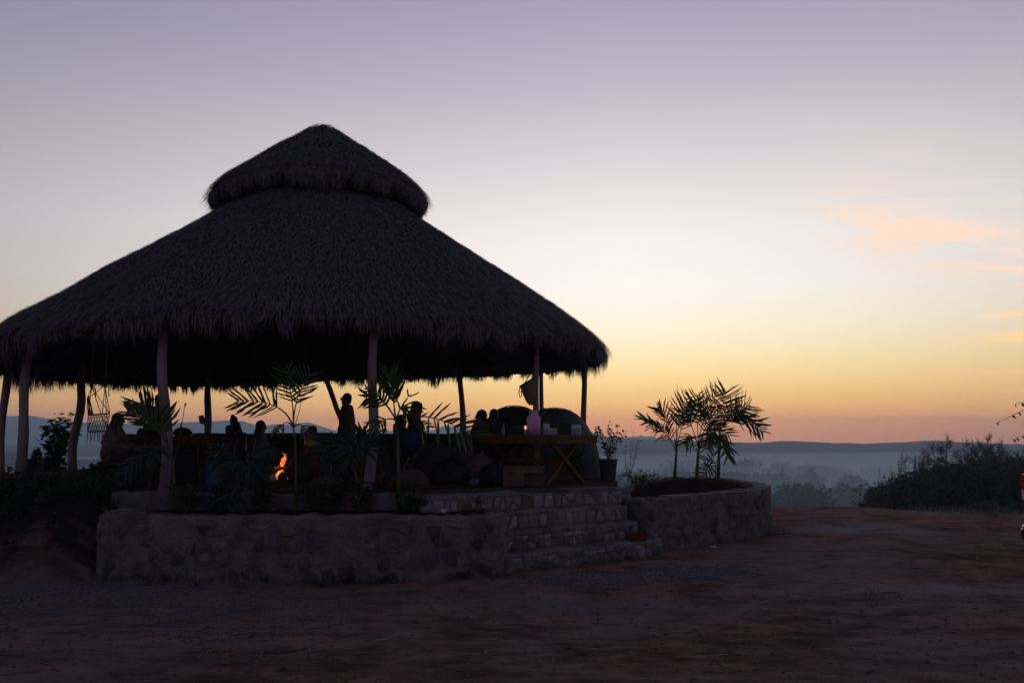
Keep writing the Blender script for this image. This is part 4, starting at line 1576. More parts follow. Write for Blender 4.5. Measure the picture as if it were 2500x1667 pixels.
def bush(name, base, h, spread, nstem, nleaf, L, W, label, cat='shrub', m='leaf', group=None, flowers=0, fm='flower_red', lean=(0, 0), seed=1, bare=0.25, fr_=0.035, stem_r=0.008):
    g = random.Random(seed)
    root = empty(name, tuple(base), label, cat, group)
    base = Vector(base)
    for s in range(nstem):
        a = g.uniform(0, 2 * PI)
        tip = base + Vector((math.cos(a) * spread * g.uniform(.3, 1) + lean[0], math.sin(a) * spread * g.uniform(.3, 1) + lean[1], h * g.uniform(.65, 1.0)))
        mid = base.lerp(tip, 0.5) + Vector((g.uniform(-.2, .2) * spread, g.uniform(-.2, .2) * spread, 0.08 * h))
        pts = [bez(base, mid, tip, i / 7) for i in range(8)]
        MB().tube(pts, [stem_r * (1 - 0.75 * i / 7) for i in range(8)], 4).build('stem', MATS['stalk'], root)
        v, f = [], []
        for k in range(nleaf):
            t = bare + (1 - bare) * g.random()
            p = bez(base, mid, tip, t)
            d = Vector((g.gauss(0, 1), g.gauss(0, 1), g.gauss(0.15, 0.6)))
            p2 = p + d.normalized() * L * g.uniform(0.05, 0.6)
            blade_leaf(v, f, p2, d, Vector((g.gauss(0, .5), g.gauss(0, .5), 1)), L * g.uniform(.6, 1.2), W * g.uniform(.7, 1.2))
        o = MB().add(v, f).build('leaves', MATS[m], root)
        o['kind'] = 'stuff'
    for k in range(flowers):
        a = g.uniform(0, 2 * PI)
        c = base + Vector((math.cos(a) * spread * 0.6 + lean[0] * .7, math.sin(a) * spread * .6 + lean[1] * .7, h * g.uniform(.5, .95)))
        mb = MB()
        for q in range(9):
            d = Vector((g.gauss(0, 1), g.gauss(0, 1), g.gauss(.4, .7))).normalized()
            v, f = [], []
            blade_leaf(v, f, c, d, Vector((0, 0, 1)), fr_ * 1.4, fr_ * 1.5)
            mb.add(v, f)
        mb.build('flower', MATS[fm], root)
    return root


# shrub with round leaves at the left, beyond the floor edge
p = P(128, 1180, 18.5)
bush('leafy_shrub', (p.x, 18.5, 0.45), 1.75, 0.40, 11, 36, 0.2, 0.17, 'tall backlit shrub with round leaves between the left poles', seed=4, bare=0.2, m='leaf')
bush('thin_weed', (P(163, 1180, 18).x, 18, 0.6), 0.6, 0.15, 4, 16, 0.07, 0.03, 'spindly weed beside the round-leaved shrub', 'weed', seed=5)
# rose in a tub at the right end of the platform, with tall weeds
rx = PZ(1485, 1172, PLAT)
tub = empty('plant_tub', (rx.x, rx.y, PLAT), 'dark blue-green tub holding the rose at the right edge of the platform', 'plant pot')
MB().lathe((rx.x, rx.y, PLAT), [(0.125, 0.0), (0.13, 0.02), (0.165, 0.34), (0.175, 0.35), (0.175, 0.38), (0.15, 0.38), (0.145, 0.31)], 20).build('pot', MATS['pot'], tub, True)
MB().lathe((rx.x, rx.y, PLAT + 0.3), [(0.148, 0.0), (0.14, 0.03)], 16).build('soil', MATS['bed_soil'], tub)
bush('rose_bush', (rx.x, rx.y, PLAT + 0.34), 0.66, 0.36, 9, 22, 0.075, 0.05, 'straggly rose with one red bloom growing in the tub', seed=8, flowers=1, bare=0.2)
bush('rose_bush', (rx.x - 0.55, rx.y + 0.1, PLAT), 0.95, 0.26, 7, 22, 0.09, 0.05, 'rose stems with a red bloom beside the right pole behind the table', seed=9, flowers=2, bare=0.35)
bush('flower_stalk', (rx.x + 0.12, rx.y + 0.25, PLAT), 1.3, 0.18, 4, 26, 0.045, 0.025, 'thin tall seeding stalks rising from the tub', 'weed', seed=10, bare=0.35, stem_r=0.005)
bush('tall_weed', (rx.x + 0.4, rx.y + 0.3, PLAT - 0.05), 0.95, 0.35, 7, 12, 0.05, 0.02, 'dry bare weeds right of the tub leaning right', 'weed', m='leaf_dark', seed=12, lean=(0.25, 0), stem_r=0.004)
bush('low_shrub', (PZ(1560, 1172, 0.9).x, 14.9, 0.72), 0.36, 0.24, 9, 22, 0.1, 0.03, 'small leafy weed on the earth left of the planter rim', 'weed', seed=13)
bush('low_shrub', (PZ(1592, 1172, 0.9).x, 15.1, 0.72), 0.26, 0.22, 7, 18, 0.09, 0.03, 'smaller weed tuft touching the planter rim', 'weed', seed=14)
# agave-like bushy plant against the rear, right of the standing man
ag = P(882, 1100, 20.2)
agr = empty('spiky_plant', (ag.x, 20.2, PLAT), 'dense spiky dark plant behind the standing man', 'plant')
for k in range(46):
    a, e = random.uniform(0, 2 * PI), random.uniform(0.25, 1.45)
    d = Vector((math.cos(a) * math.cos(e), math.sin(a) * math.cos(e), math.sin(e)))
    c0 = Vector((ag.x, 20.2, PLAT + random.uniform(0.2, 0.75)))
    v, f = [], []
    blade_leaf(v, f, c0, d, Vector((0, 0, 1)), random.uniform(0.45, 0.72), 0.11)
    MB().add(v, f).build('leaf', MATS['leaf_dark'], agr)
MB().tube([(ag.x, 20.2, PLAT - 0.05), (ag.x + 0.03, 20.2, PLAT + 0.9)], [0.12, 0.09], 8).build('trunk', MATS['dark_wood'], agr)
# flowers in the bed by the front pole
for k, (px, yy, h, sd_) in enumerate([(905, 10.9, 0.42, 31), (940, 10.95, 0.5, 32), (880, 10.7, 0.28, 33)]):
    q = on_bed(px, yy)
    bush('red_flower', tuple(q), h, 0.22, 7, 12, 0.1, 0.05, ['red flowers at the foot of the front pole', 'red flowers between the front pole and the tall green palm stem', 'low red-orange flowers left of the front pole foot'][k],
         'flowers', seed=sd_, flowers=5, fm='flower_orange', m='leaf_dark', fr_=0.03)
for k, (px, yy, h, sd_) in enumerate([(470, 10.7, 0.35, 41), (640, 10.75, 0.4, 42), (770, 10.6, 0.38, 43), (820, 10.8, 0.42, 44), (1010, 10.7, 0.26, 45), (540, 10.8, 0.32, 46)]):
    q = on_bed(px, yy)
    bush('bed_plant', tuple(q), h, 0.24, 8, 20, 0.14, 0.04,
         ['grassy clump in the bed right of the left front pole', 'grassy clump in the bed below the long-haired woman', 'leafy clump in the bed right of the campfire', 'leafy clump in the bed under the drooping palm',
          'small clump at the right end of the bed', 'short clump in the bed below the blue bottle'][k], 'plant', m='leaf_dark' if k % 2 else 'leaf', seed=sd_)
# tangle on the earth bank at the far left
for k, (px, yy, h, sd_, lb) in enumerate([(30, 11.6, 0.45, 51, 'dark weeds at the foot of the leftmost pole'), (110, 11.4, 0.35, 52, 'weeds on the bank left of the pale pointed stone'), (235, 11.2, 0.35, 53, 'yellow-green weeds right of the pale pointed stone'),
                                      (285, 11.0, 0.35, 54, 'weeds at the left end of the upper wall'), (150, 10.9, 0.25, 55, 'low weeds on the dark bank below the pale pointed stone'), (60, 10.75, 0.3, 56, 'low weeds at the bottom left of the bank'),
                                      (265, 12.2, 0.4, 57, 'red-flowered weeds below the hanging chair'), (310, 12.0, 0.35, 58, 'weeds at the feet of the woman in the beige shawl'),
                                      (20, 11.0, 0.4, 59, 'weeds at the left border under the poles'), (200, 12.5, 0.3, 60, 'weeds under the hanging chair by the bent pole')]):
    q = P(px, 1200, yy)
    bush('bank_weed', (q.x, yy, max(gz(q.x, yy), 0) - 0.02), h, 0.36, 10, 20, 0.12, 0.045, lb, 'weeds', m='leaf' if k in (2, 3) else 'leaf_dark', seed=sd_, flowers=3 if k == 6 else 0, fm='flower_orange')
# reed stalks
for (a, b, Y, lb) in ((C1((1662, 1120), 11.0), C1((1770, 540), 11.0), 11.0, 'single tall reed leaning right beside the left front pole'),):
    r_ = empty('reed', (a.x, a.y, 0.7), lb, 'reed')
    foot = Vector((a.x - 0.01, a.y, 0.7))
    MB().tube([foot, a, a.lerp(b, 0.5) + Vector((0.01, 0, 0)), b], [0.007, 0.008, 0.006, 0.004], 5).build('stalk', MATS['stalk'], r_)
    MB().tube([a.lerp(b, 0.55), a.lerp(b, 0.62), a.lerp(b, 0.72)], [0.006, 0.016, 0.005], 5).build('sheath', MATS['stalk'], r_)
    MB().tube([a.lerp(b, 0.96), b + Vector((0.01, 0, 0.02))], [0.006, 0.014], 5).build('seed_head', MATS['stalk'], r_)


# ------------------------------------------------------------------ people
def blob(name, mb, voxel, m, parent, it=4):
    """fuse overlapping shapes into one continuous skin"""
    me = mb.mesh(name)
    o = bpy.data.objects.new(name, me)
    col.objects.link(o)
    md = o.modifiers.new('r', 'REMESH')
    md.mode = 'VOXEL'
    md.voxel_size = voxel
    if it:
        sm = o.modifiers.new('s', 'SMOOTH')
        sm.factor = 0.5
        sm.iterations = it
    dg = bpy.context.evaluated_depsgraph_get()
    new = bpy.data.meshes.new_from_object(o.evaluated_get(dg))
    o.modifiers.clear()
    o.data = new
    bpy.data.meshes.remove(me)
    new.name = name
    new.materials.clear()
    new.materials.append(m)
    new.shade_smooth()
    return attach(o, parent)


def person(pos, yaw, label, sit=None, H=1.65, lean=0.0, head_turn=0.0, nod=0.0, arms=None, top=('shirt', 'cloth_black'), legs='cloth_charcoal',
           hair=('short', 'hair_black'), hat=None, glasses=False, s=1.0, knees=0.0):
    """arms: {'L': (elbow, wrist), 'R': ...} in local coordinates relative to the shoulder; forward is +X"""
    root = empty('person', tuple(pos), label, 'person')
    pos = Vector(pos)
    if sit is None:
        s = H / 1.70
    R = Matrix.Rotation(yaw, 3, 'Z')

    def W(p):
        return pos + R @ (Vector(p) * s)
    seat = (sit or 0) / s
    sl, cl = math.sin(lean), math.cos(lean)
    pz = 0.95 if sit is None else seat + 0.10

    def sp(h, f=0.0, y=0.0):
        return Vector((h * sl + f * cl, y, pz + h * cl - f * sl))
    pelvis, waist, chest, neckb = sp(0), sp(0.15), sp(0.33, 0.01), sp(0.485)
    headc = sp(0.625, 0.025)
    sh = {1: sp(0.44, 0, 0.172), -1: sp(0.44, 0, -0.172)}
    if sit is None:
        hip = {k: Vector((0, 0.09 * k, 0.92)) for k in (1, -1)}
        knee = {1: Vector((0.04, 0.10, 0.49)), -1: Vector((-0.01, -0.10, 0.49))}
        ank = {1: Vector((0.02, 0.10, 0.085)), -1: Vector((-0.06, -0.10, 0.085))}
    else:
        hip = {k: Vector((0.02, 0.09 * k, seat + 0.09)) for k in (1, -1)}
        kh = max(seat + 0.10, 0.42 if seat < 0.35 else 0)
        knee = {k: Vector((0.40 + knees, (0.12 + 0.02 * k) * k, kh)) for k in (1, -1)}
        ank = {k: Vector((0.42 + knees + (0.25 if seat < 0.3 else 0), 0.12 * k, 0.085)) for k in (1, -1)}
    arms = arms or {}
    elb, wri = {}, {}
    for k, nm in ((1, 'L'), (-1, 'R')):
        if nm in arms:
            e, w = arms[nm]
        elif sit is None:
            e, w = (-0.03, 0.05 * k, -0.29), (0.05, 0.03 * k, -0.53)
        else:
            e, w = (0.08, 0.07 * k, -0.27), (0.30, -0.02 * k, -0.34)
        elb[k] = sh[k] + Vector(e)
        wri[k] = sh[k] + Vector(w)
    hr = Matrix.Rotation(head_turn, 3, 'Z') @ Matrix.Rotation(nod, 3, 'Y')

    def hd(p):
        return headc + hr @ Vector(p)
    body = MB()

    def cap(mb, a, b, r1, r2, n=10):
        mb.capsule(W(a), W(b), r1 * s, r2 * s, n)
    for y in (-0.055, 0.055):
        o_ = Vector((0, y, 0))
        cap(body, pelvis + o_, waist + o_ * 0.8, 0.115, 0.10)
        cap(body, waist + o_ * 0.8, chest + o_ * 1.2, 0.10, 0.115)
        cap(body, chest + o_ * 1.2, sp(0.44, 0, y * 1.4), 0.115, 0.06)
    cap(body, sp(0.42), headc + Vector((-0.005, 0, -0.03)), 0.058, 0.052)
    body.ball(W(headc), (0.098 * s, 0.078 * s, 0.112 * s), 14, 10, R @ hr)
    cap(body, hd((0.03, 0, -0.05)), hd((0.062, 0, -0.088)), 0.055, 0.036)
    cap(body, hd((0.088, 0, 0.005)), hd((0.112, 0, -0.03)), 0.012, 0.016, 8)
    cap(body, hd((0.08, -0.02, -0.062)), hd((0.08, 0.02, -0.062)), 0.013, 0.013, 8)
    for k in (1, -1):
        cap(body, hd((0.0, 0.078 * k, -0.0)), hd((-0.005, 0.082 * k, -0.035)), 0.016, 0.013, 8)
        body.ball(W(hd((0.085, 0.032 * k, 0.008))), 0.014 * s, 8, 6)
        cap(body, sp(0.43, 0, 0.08 * k), sh[k], 0.062, 0.06)
        cap(body, sh[k], elb[k], 0.054, 0.042)
        cap(body, elb[k], wri[k], 0.041, 0.028)
        d = (wri[k] - elb[k]).normalized()
        sd_ = d.cross(Vector((0, 1, 0)))
        sd_ = sd_.normalized() if sd_.length > 0.2 else Vector((1, 0, 0))
        nn_ = d.cross(sd_)
        pe = wri[k] + d * 0.075
        for q in (-0.022, 0.022):
            cap(body, wri[k] + sd_ * q * 0.5, pe + sd_ * q, 0.022, 0.019, 8)
        for q, ln in ((-0.033, 0.055), (-0.011, 0.072), (0.011, 0.078), (0.033, 0.068)):
            a_ = pe + sd_ * q
            m_ = a_ + d * ln * 0.55 + nn_ * 0.008 * k
            cap(body, a_, m_, 0.0100, 0.0095, 7)
            cap(body, m_, m_ + d * ln * 0.4 + nn_ * 0.022 * k, 0.0095, 0.0085, 7)
        th0 = wri[k] + d * 0.025 + sd_ * 0.03
        cap(body, th0, th0 + d * 0.035 + sd_ * 0.03, 0.0125, 0.011, 7)
        cap(body, th0 + d * 0.035 + sd_ * 0.03, th0 + d * 0.065 + sd_ * 0.034, 0.011, 0.0095, 7)
        cap(body, hip[k], knee[k], 0.088, 0.058)
        cap(body, knee[k], ank[k], 0.056, 0.038)
        cap(body, ank[k] + Vector((-0.04, 0, -0.035)), ank[k] + Vector((0.14, 0.02 * k, -0.05)), 0.042, 0.03)
    blob('body', body, 0.0115, MATS['skin'], root, 2)
    # top
    kind, cm = top
    t_ = MB()
    g_ = 0.022
    if kind in ('shirt', 'hood'):
        for y in (-0.055, 0.055):
            o_ = Vector((0, y, 0))
            cap(t_, pelvis + o_ + Vector((0, 0, -0.05)), waist + o_, 0.125 + g_, 0.11 + g_)
            cap(t_, waist + o_, chest + o_ * 1.2, 0.11 + g_, 0.12 + g_)
            cap(t_, chest + o_ * 1.2, sp(0.44, 0, y * 1.4), 0.12 + g_, 0.066 + g_)
        for k in (1, -1):
            cap(t_, sp(0.43, 0, 0.08 * k), sh[k], 0.066 + g_, 0.064 + g_)
            cap(t_, sh[k], elb[k], 0.06 + g_, 0.05 + g_)
            cap(t_, elb[k], elb[k].lerp(wri[k], 0.93), 0.05 + g_, 0.034 + g_)
        if kind == 'hood':
            cap(t_, sp(0.44, -0.06), sp(0.52, -0.09), 0.085, 0.07)
    else:                                               # shawl / poncho over the shoulders and arms
        for y in (-0.09, 0.0, 0.09):
            o_ = Vector((0, y, 0))
            cap(t_, sp(0.43, 0, y * 0.7), chest + o_ * 1.2, 0.08, 0.13)
            cap(t_, chest + o_ * 1.3, sp(0.0 if sit is None else 0.02, 0.0, y * 1.4), 0.13, 0.135)
            if sit is None:
                cap(t_, sp(0.0, 0.0, y * 1.6), sp(-0.12, 0.0, y * 1.7), 0.155, 0.15)
        for k in (1, -1):
            cap(t_, sp(0.43, 0, 0.08 * k), sh[k], 0.085, 0.085)
            cap(t_, sh[k], elb[k], 0.085, 0.095)
            cap(t_, elb[k], elb[k].lerp(wri[k], 0.85), 0.09, 0.06)
            cap(t_, sh[k], sp(0.12, 0.02, 0.2 * k), 0.08, 0.1)
            if sit is not None:
                cap(t_, elb[k], Vector((elb[k].x + 0.05, elb[k].y * 0.9, seat + 0.18)), 0.08, 0.085)
                cap(t_, elb[k].lerp(wri[k], 0.5), knee[k] + Vector((-0.12, 0, 0.02)), 0.075, 0.1)
    blob('shawl' if kind == 'shawl' else 'top', t_, 0.02, MATS[cm], root, 5)
    l_ = MB()
    for k in (1, -1):
        cap(l_, pelvis + Vector((0, 0.05 * k, 0.03)), hip[k], 0.125 + g_ * .6, 0.105)
        cap(l_, hip[k], knee[k], 0.1 + g_ * .5, 0.068 + g_ * .6)
        cap(l_, knee[k], ank[k] + Vector((0, 0, 0.03)), 0.068 + g_ * .6, 0.055)
    blob('trousers', l_, 0.02, MATS[legs], root, 4)
    for k in (1, -1):
        sh_ = MB()
        cap(sh_, ank[k] + Vector((-0.045, 0, -0.03)), ank[k] + Vector((0.15, 0.02 * k, -0.045)), 0.05, 0.04)
        cap(sh_, ank[k] + Vector((-0.01, 0, 0.01)), ank[k] + Vector((0.02, 0, -0.03)), 0.048, 0.045)
        blob('shoe', sh_, 0.014, MATS['shoe'], root, 2)
    # hair
    hk, hm = hair
    h_ = MB()
    h_.ball(W(hd((-0.016, 0, 0.022))), (0.103 * s, 0.09 * s, 0.108 * s), 14, 9, R @ hr)
    cap(h_, hd((-0.05, 0.0, 0.0)), hd((-0.06, 0, -0.06)), 0.07, 0.05)
    if hk == 'long':
        for y in (-0.06, -0.03, 0.0, 0.03, 0.06):
            cap(h_, hd((-0.04, y, 0.0)), sp(0.42, -0.085, y * 1.1), 0.05, 0.04)
            cap(h_, sp(0.42, -0.085, y * 1.1), sp(0.2, -0.15, y * 1.1), 0.04, 0.028)
        for k in (1, -1):
            cap(h_, hd((0.01, 0.075 * k, 0.02)), sp(0.38, 0.02, 0.10 * k), 0.04, 0.035)
            cap(h_, sp(0.38, 0.02, 0.10 * k), sp(0.22, 0.08, 0.10 * k), 0.035, 0.02)
    if hk == 'bun':
        h_.ball(W(hd((-0.06, 0, 0.115))), 0.05 * s, 10, 8)
        cap(h_, hd((-0.08, 0, -0.03)), hd((-0.11, 0.0, -0.11)), 0.04, 0.018)
    if hk == 'bob':
        for k in (1, -1):
            cap(h_, hd((-0.01, 0.075 * k, 0.02)), hd((-0.01, 0.085 * k, -0.1)), 0.045, 0.035)
        cap(h_, hd((-0.07, 0, 0.0)), hd((-0.07, 0, -0.11)), 0.065, 0.05)
    blob('hair', h_, 0.012, MATS[hm], root, 3)
    if hat:
        hkind, hmat = hat
        M3 = R @ hr
        c_ = W(hd((-0.005, 0, 0.055)))
        if hkind == 'cap':
            mb = MB().lathe(c_, [(0.101 * s, -0.03), (0.104 * s, 0.01), (0.094 * s, 0.055), (0.05 * s, 0.09), (0.004, 0.096)], 18, M3)
            br = []
            for i in range(9):
                a_ = -0.95 + 1.9 * i / 8
                br.append((0.1 * math.cos(a_), 0.1 * math.sin(a_)))
            out = [(x + 0.085 * math.cos(a2), y * 0.95) for (x, y), a2 in zip(br, [(-0.95 + 1.9 * i / 8) for i in range(9)])]
            vs = [c_ + M3 @ (Vector((x, y, 0.004)) * s) for x, y in br] + [c_ + M3 @ (Vector((x, y, -0.022)) * s) for x, y in out]
            vs += [v + Vector((0, 0, -0.006)) for v in vs[:18]]
            fs = []
            for i in range(8):
                fs += [(i, 9 + i, 10 + i, i + 1), (18 + i, 19 + i, 28 + i, 27 + i), (9 + i, 27 + i, 28 + i, 10 + i)]
            hatp = mb.build('cap', MATS[hmat], root, True)
            MB().add(vs, fs).build('visor', MATS[hmat], hatp)
        else:
            hatp = MB().lathe(c_, [(0.112 * s, -0.015), (0.112 * s, 0.03), (0.098 * s, 0.08), (0.055 * s, 0.10), (0.004, 0.103)], 20, M3).build('hat', MATS[hmat], root, True)
            MB().lathe(c_, [(0.10 * s, -0.008), (0.15 * s, -0.022), (0.185 * s, -0.045), (0.186 * s, -0.05), (0.15 * s, -0.03), (0.10 * s, -0.016)], 22, M3, ex=1.08).build('brim', MATS[hmat], hatp, True)
    if glasses:
        gl = MB()
        for k in (1, -1):
            gl.lathe(W(hd((0.108, 0.034 * k, 0.008))), [(0.024 * s, -0.003), (0.028 * s, 0.0), (0.024 * s, 0.003)], 12, R @ hr @ Matrix.Rotation(PI / 2, 3, 'Y'))
            gl.tube([W(hd((0.108, 0.06 * k, 0.012))), W(hd((0.0, 0.088 * k, 0.012)))], 0.003, 4)
        gl.tube([W(hd((0.112, -0.012, 0.01))), W(hd((0.112, 0.012, 0.01)))], 0.003, 4)
        gl.build('glasses', MATS['metal_dark'], root)
    return root


def at(px, Y, z=PLAT):
    return Vector(((px - 1250) / FPX * Y * (CP + SP * (EYE - 1.3) / Y * -1), Y, z))


fl = PLAT + 0.012
person(at(268, 12.3, fl), math.radians(8), 'person in a beige shawl with long dark hair seated below the hanging chair', sit=0.40, s=0.88, lean=0.12,
       top=('shawl', 'cloth_beige'), hair=('long', 'hair_brown'), nod=0.05, arms={'L': ((0.12, 0.06, -0.26), (0.40, 0.0, -0.30)), 'R': ((0.12, -0.08, -0.26), (0.40, -0.02, -0.32))})
person(at(385, 16.4, fl), math.radians(172), 'standing person in a black cap behind the left front pole', H=1.60, hat=('cap', 'cloth_black'), top=('shirt', 'cloth_black'),
       arms={'L': ((0.2, 0.05, -0.14), (0.34, 0.0, 0.0)), 'R': ((0.2, -0.05, -0.14), (0.36, 0.0, 0.02))})
person(at(340, 14.2, fl), math.radians(70), 'person in black hunched forward behind the fan palm', sit=0.34, lean=0.45, top=('hood', 'cloth_black'))
person((P(90, 1100, 19).x, 19.0, gz(P(90, 1100, 19).x, 19.0) - 0.02), math.radians(100), 'person in black sitting on the ground outside, left of the round-leaved shrub', sit=0.02, s=1.0, top=('hood', 'cloth_black'), hair=('bob', 'hair_black'))
person(at(567, 20.4, fl), math.radians(60), 'person with hair tied up in a knot by the far wall', sit=0.42, top=('shirt', 'cloth_charcoal'), hair=('bun', 'hair_black'))
person(at(576, 17.4, fl), math.radians(80), 'short-haired person in navy seen from behind, left of the long-haired woman', sit=0.23, top=('shirt', 'cloth_navy'), hair=('short', 'hair_black'), lean=-0.05)
person(at(632, 16.3, fl), math.radians(4), 'long-haired person in a blue shawl in profile left of the campfire', sit=0.24, top=('shawl', 'cloth_denim'), hair=('long', 'hair_brown'), nod=0.03)
person(at(845, 15.8, fl), math.radians(176), 'standing person with glasses in a brown poncho right of the campfire', H=1.62, top=('shawl', 'cloth_maroon'), legs='cloth_khaki', hair=('short', 'hair_black'), glasses=True, nod=-0.04)
person(at(763, 17.6, fl), math.radians(200), 'person in a red cap low behind the folding chair', sit=0.12, top=('shirt', 'cloth_red'), hat=('cap', 'cloth_red'))
person(at(1012, 14.6, fl), math.radians(15), 'person in a black sun hat on the blue folding chair', sit=0.50, s=1.04, top=('hood', 'cloth_black'), hat=('cap', 'cloth_black'), nod=0.12)
person(at(976, 15.6, fl), math.radians(30), 'dark seated person left of the person in the sun hat', sit=0.34, top=('hood', 'cloth_black'), hair=('bob', 'hair_black'))
person(at(1177, 14.35, fl), math.radians(165), 'person with short curly hair and patterned top, leftmost of the two behind the table', sit=0.40, top=('shirt', 'cloth_olive'), hair=('short', 'hair_black'),
       arms={'L': ((0.14, 0.0, -0.26), (0.10, -0.02, -0.02)), 'R': ((0.10, -0.02, -0.26), (0.3, 0.02, -0.3))})
person(at(1206, 14.9, fl), math.radians(110), 'person in a dark beanie behind the table next to the tent', sit=0.43, top=('shirt', 'cloth_charcoal'), hair=('short', 'hair_brown'))


# ------------------------------------------------------------------ seats
def stool(pos, h, label, m='dark_wood', r=0.17):
    root = empty('stool', tuple(pos), label, 'stool')
    pos = Vector(pos)
    MB().lathe(pos, [(r, h - 0.05), (r + 0.01, h - 0.03), (r, h - 0.004), (r * 0.9, h)], 18).build('seat', MATS[m], root, True)
    for k in range(3):
        a = k * 2 * PI / 3 + 0.4
        MB().tube([pos + Vector((math.cos(a) * r * 0.6, math.sin(a) * r * 0.6, h - 0.05)), pos + Vector((math.cos(a) * r, math.sin(a) * r, 0))], [0.024, 0.02], 6).build('leg', MATS[m], root)


stool(at(268, 12.3, fl), 0.40, 'low wooden stool under the person in the beige shawl')
stool(at(340, 14.2, fl), 0.34, 'low stool under the hunched person in black')
stool(at(632, 16.3, fl), 0.24, 'low stool under the long-haired person by the fire')
stool(at(976, 15.6, fl), 0.34, 'low stool under the dark seated person by the sun hat')
stool(at(1177, 14.35, fl), 0.40, 'stool under the curly-haired person behind the table')
stool(at(1206, 14.9, fl), 0.43, 'stool under the person in the beanie by the tent')
stool(at(763, 17.6, fl), 0.12, 'very low block seat under the person in the red cap')


def folding_chair(pos, yaw, label, fabric, seat=0.42, w=0.5, back=0.85):
    root = empty('folding_chair', tuple(pos), label, 'chair')
    pos = Vector(pos)
    R = Matrix.Rotation(yaw, 3, 'Z')
    W = lambda x, y, z: pos + R @ Vector((x, y, z))
    h = w / 2
    for sg in (-1, 1):
        MB().tube([W(0.26, sg * h, 0.0), W(-0.02, sg * h, seat * 0.55), W(-0.2, sg * h, seat + 0.02), W(-0.32, sg * h, back)], 0.013, 6).build('back_post', MATS['metal_grey'], root, True)
        MB().tube([W(-0.26, sg * (h - 0.03), 0.0), W(0.22, sg * (h - 0.03), seat)], 0.012, 6).build('leg', MATS['metal_grey'], root, True)
        MB().tube([W(-0.24, sg * h, seat + 0.2), W(0.2, sg * h, seat + 0.2)], 0.014, 6).build('armrest', MATS['metal_dark'], root, True)
    for nm, pts in (('backrest', [(-0.2, seat + 0.06), (-0.25, seat + 0.2), (-0.32, back)]), ('seat', [(0.22, seat + 0.01), (0.0, seat - 0.04), (-0.2, seat - 0.01)])):
        vs, fs = [], []
        for (x, z) in pts:
            for d in (0, 0.012):
                for y in (-h + 0.01, 0, h - 0.01):
                    vs.append(W(x - (0.02 if y == 0 and nm == 'backrest' else 0) + (d if nm == 'backrest' else 0), y, z + (d if nm == 'seat' else 0) - (0.03 if y == 0 and nm == 'seat' else 0)))
        for i in range(2):
            b = i * 6
            for k in range(2):
                fs += [(b + k, b + k + 1, b + 7 + k, b + 6 + k), (b + 3 + k, b + 9 + k, b + 10 + k, b + 4 + k)]
            fs += [(b, b + 6, b + 9, b + 3), (b + 2, b + 5, b + 11, b + 8)]
        fs += [(0, 3, 4, 1), (1, 4, 5, 2), (12, 13, 16, 15), (13, 14, 17, 16)]
        MB().add(vs, fs).build(nm, MATS[fabric], root, True)
    return root


folding_chair(at(1016, 14.45, fl), math.radians(75), 'blue fabric folding chair with its back to us under the sun-hatted person', 'chair_blue', 0.46, 0.46, 0.85)
folding_chair(at(782, 15.4, fl), math.radians(95), 'teal folding chair with its back to us left of the standing person', 'chair_teal', 0.4, 0.5, 0.84)
folding_chair(at(585, 17.3, fl), math.radians(85), 'brown low folding chair under the person in navy', 'cloth_maroon', 0.23, 0.5, 0.75)
bench = empty('bench', tuple(at(500, 20.6, fl)), 'plank bench along the far wall', 'bench')
b0, b1 = at(430, 20.3, fl), at(600, 20.8, fl)
MB().beam(b0 + Vector((0, 0, 0.39)), b1 + Vector((0, 0, 0.39)), 0.34, 0.05).build('seat', MATS['dark_wood'], bench)
for t in (0.1, 0.9):
    MB().box(b0.lerp(b1, t) + Vector((0, 0, 0.18)), (0.08, 0.3, 0.365)).build('leg', MATS['dark_wood'], bench)
dsk = empty('wooden_table', tuple(at(385, 13.6, fl)), 'brown wooden table at the left between the seated woman and the front pole', 'table')
d0, d1 = at(350, 13.5, fl), at(520, 14.6, fl)
dv = (d1 - d0).normalized(); dn = Vector((-dv.y, dv.x, 0))
for k in range(4):
    MB().beam(d0 + dn * (0.13 * k) + Vector((0, 0, 0.76)), d1 + dn * (0.13 * k) + Vector((0, 0, 0.76)), 0.122, 0.04).build('plank', MATS['dark_wood'], dsk)
MB().beam(d0 + Vector((0, 0, 0.68)), d1 + Vector((0, 0, 0.68)), 0.03, 0.10).build('apron', MATS['dark_wood'], dsk)
for t in (0.06, 0.94):
    for k in (0, 3):
        q = d0.lerp(d1, t) + dn * (0.13 * k)
        MB().box(q + Vector((0, 0, 0.37)), (0.07, 0.07, 0.735)).build('leg', MATS['dark_wood'], dsk)
bagm = MB().ball(d0.lerp(d1, 0.62) + dn * 0.2 + Vector((0, 0, 0.84)), (0.17, 0.12, 0.09), 12, 8, None, 0.07).build('cloth_bag', MATS['cloth_black'], None, True)
props(bagm, 'small black bag lying on the wooden table behind the reed', 'bag')

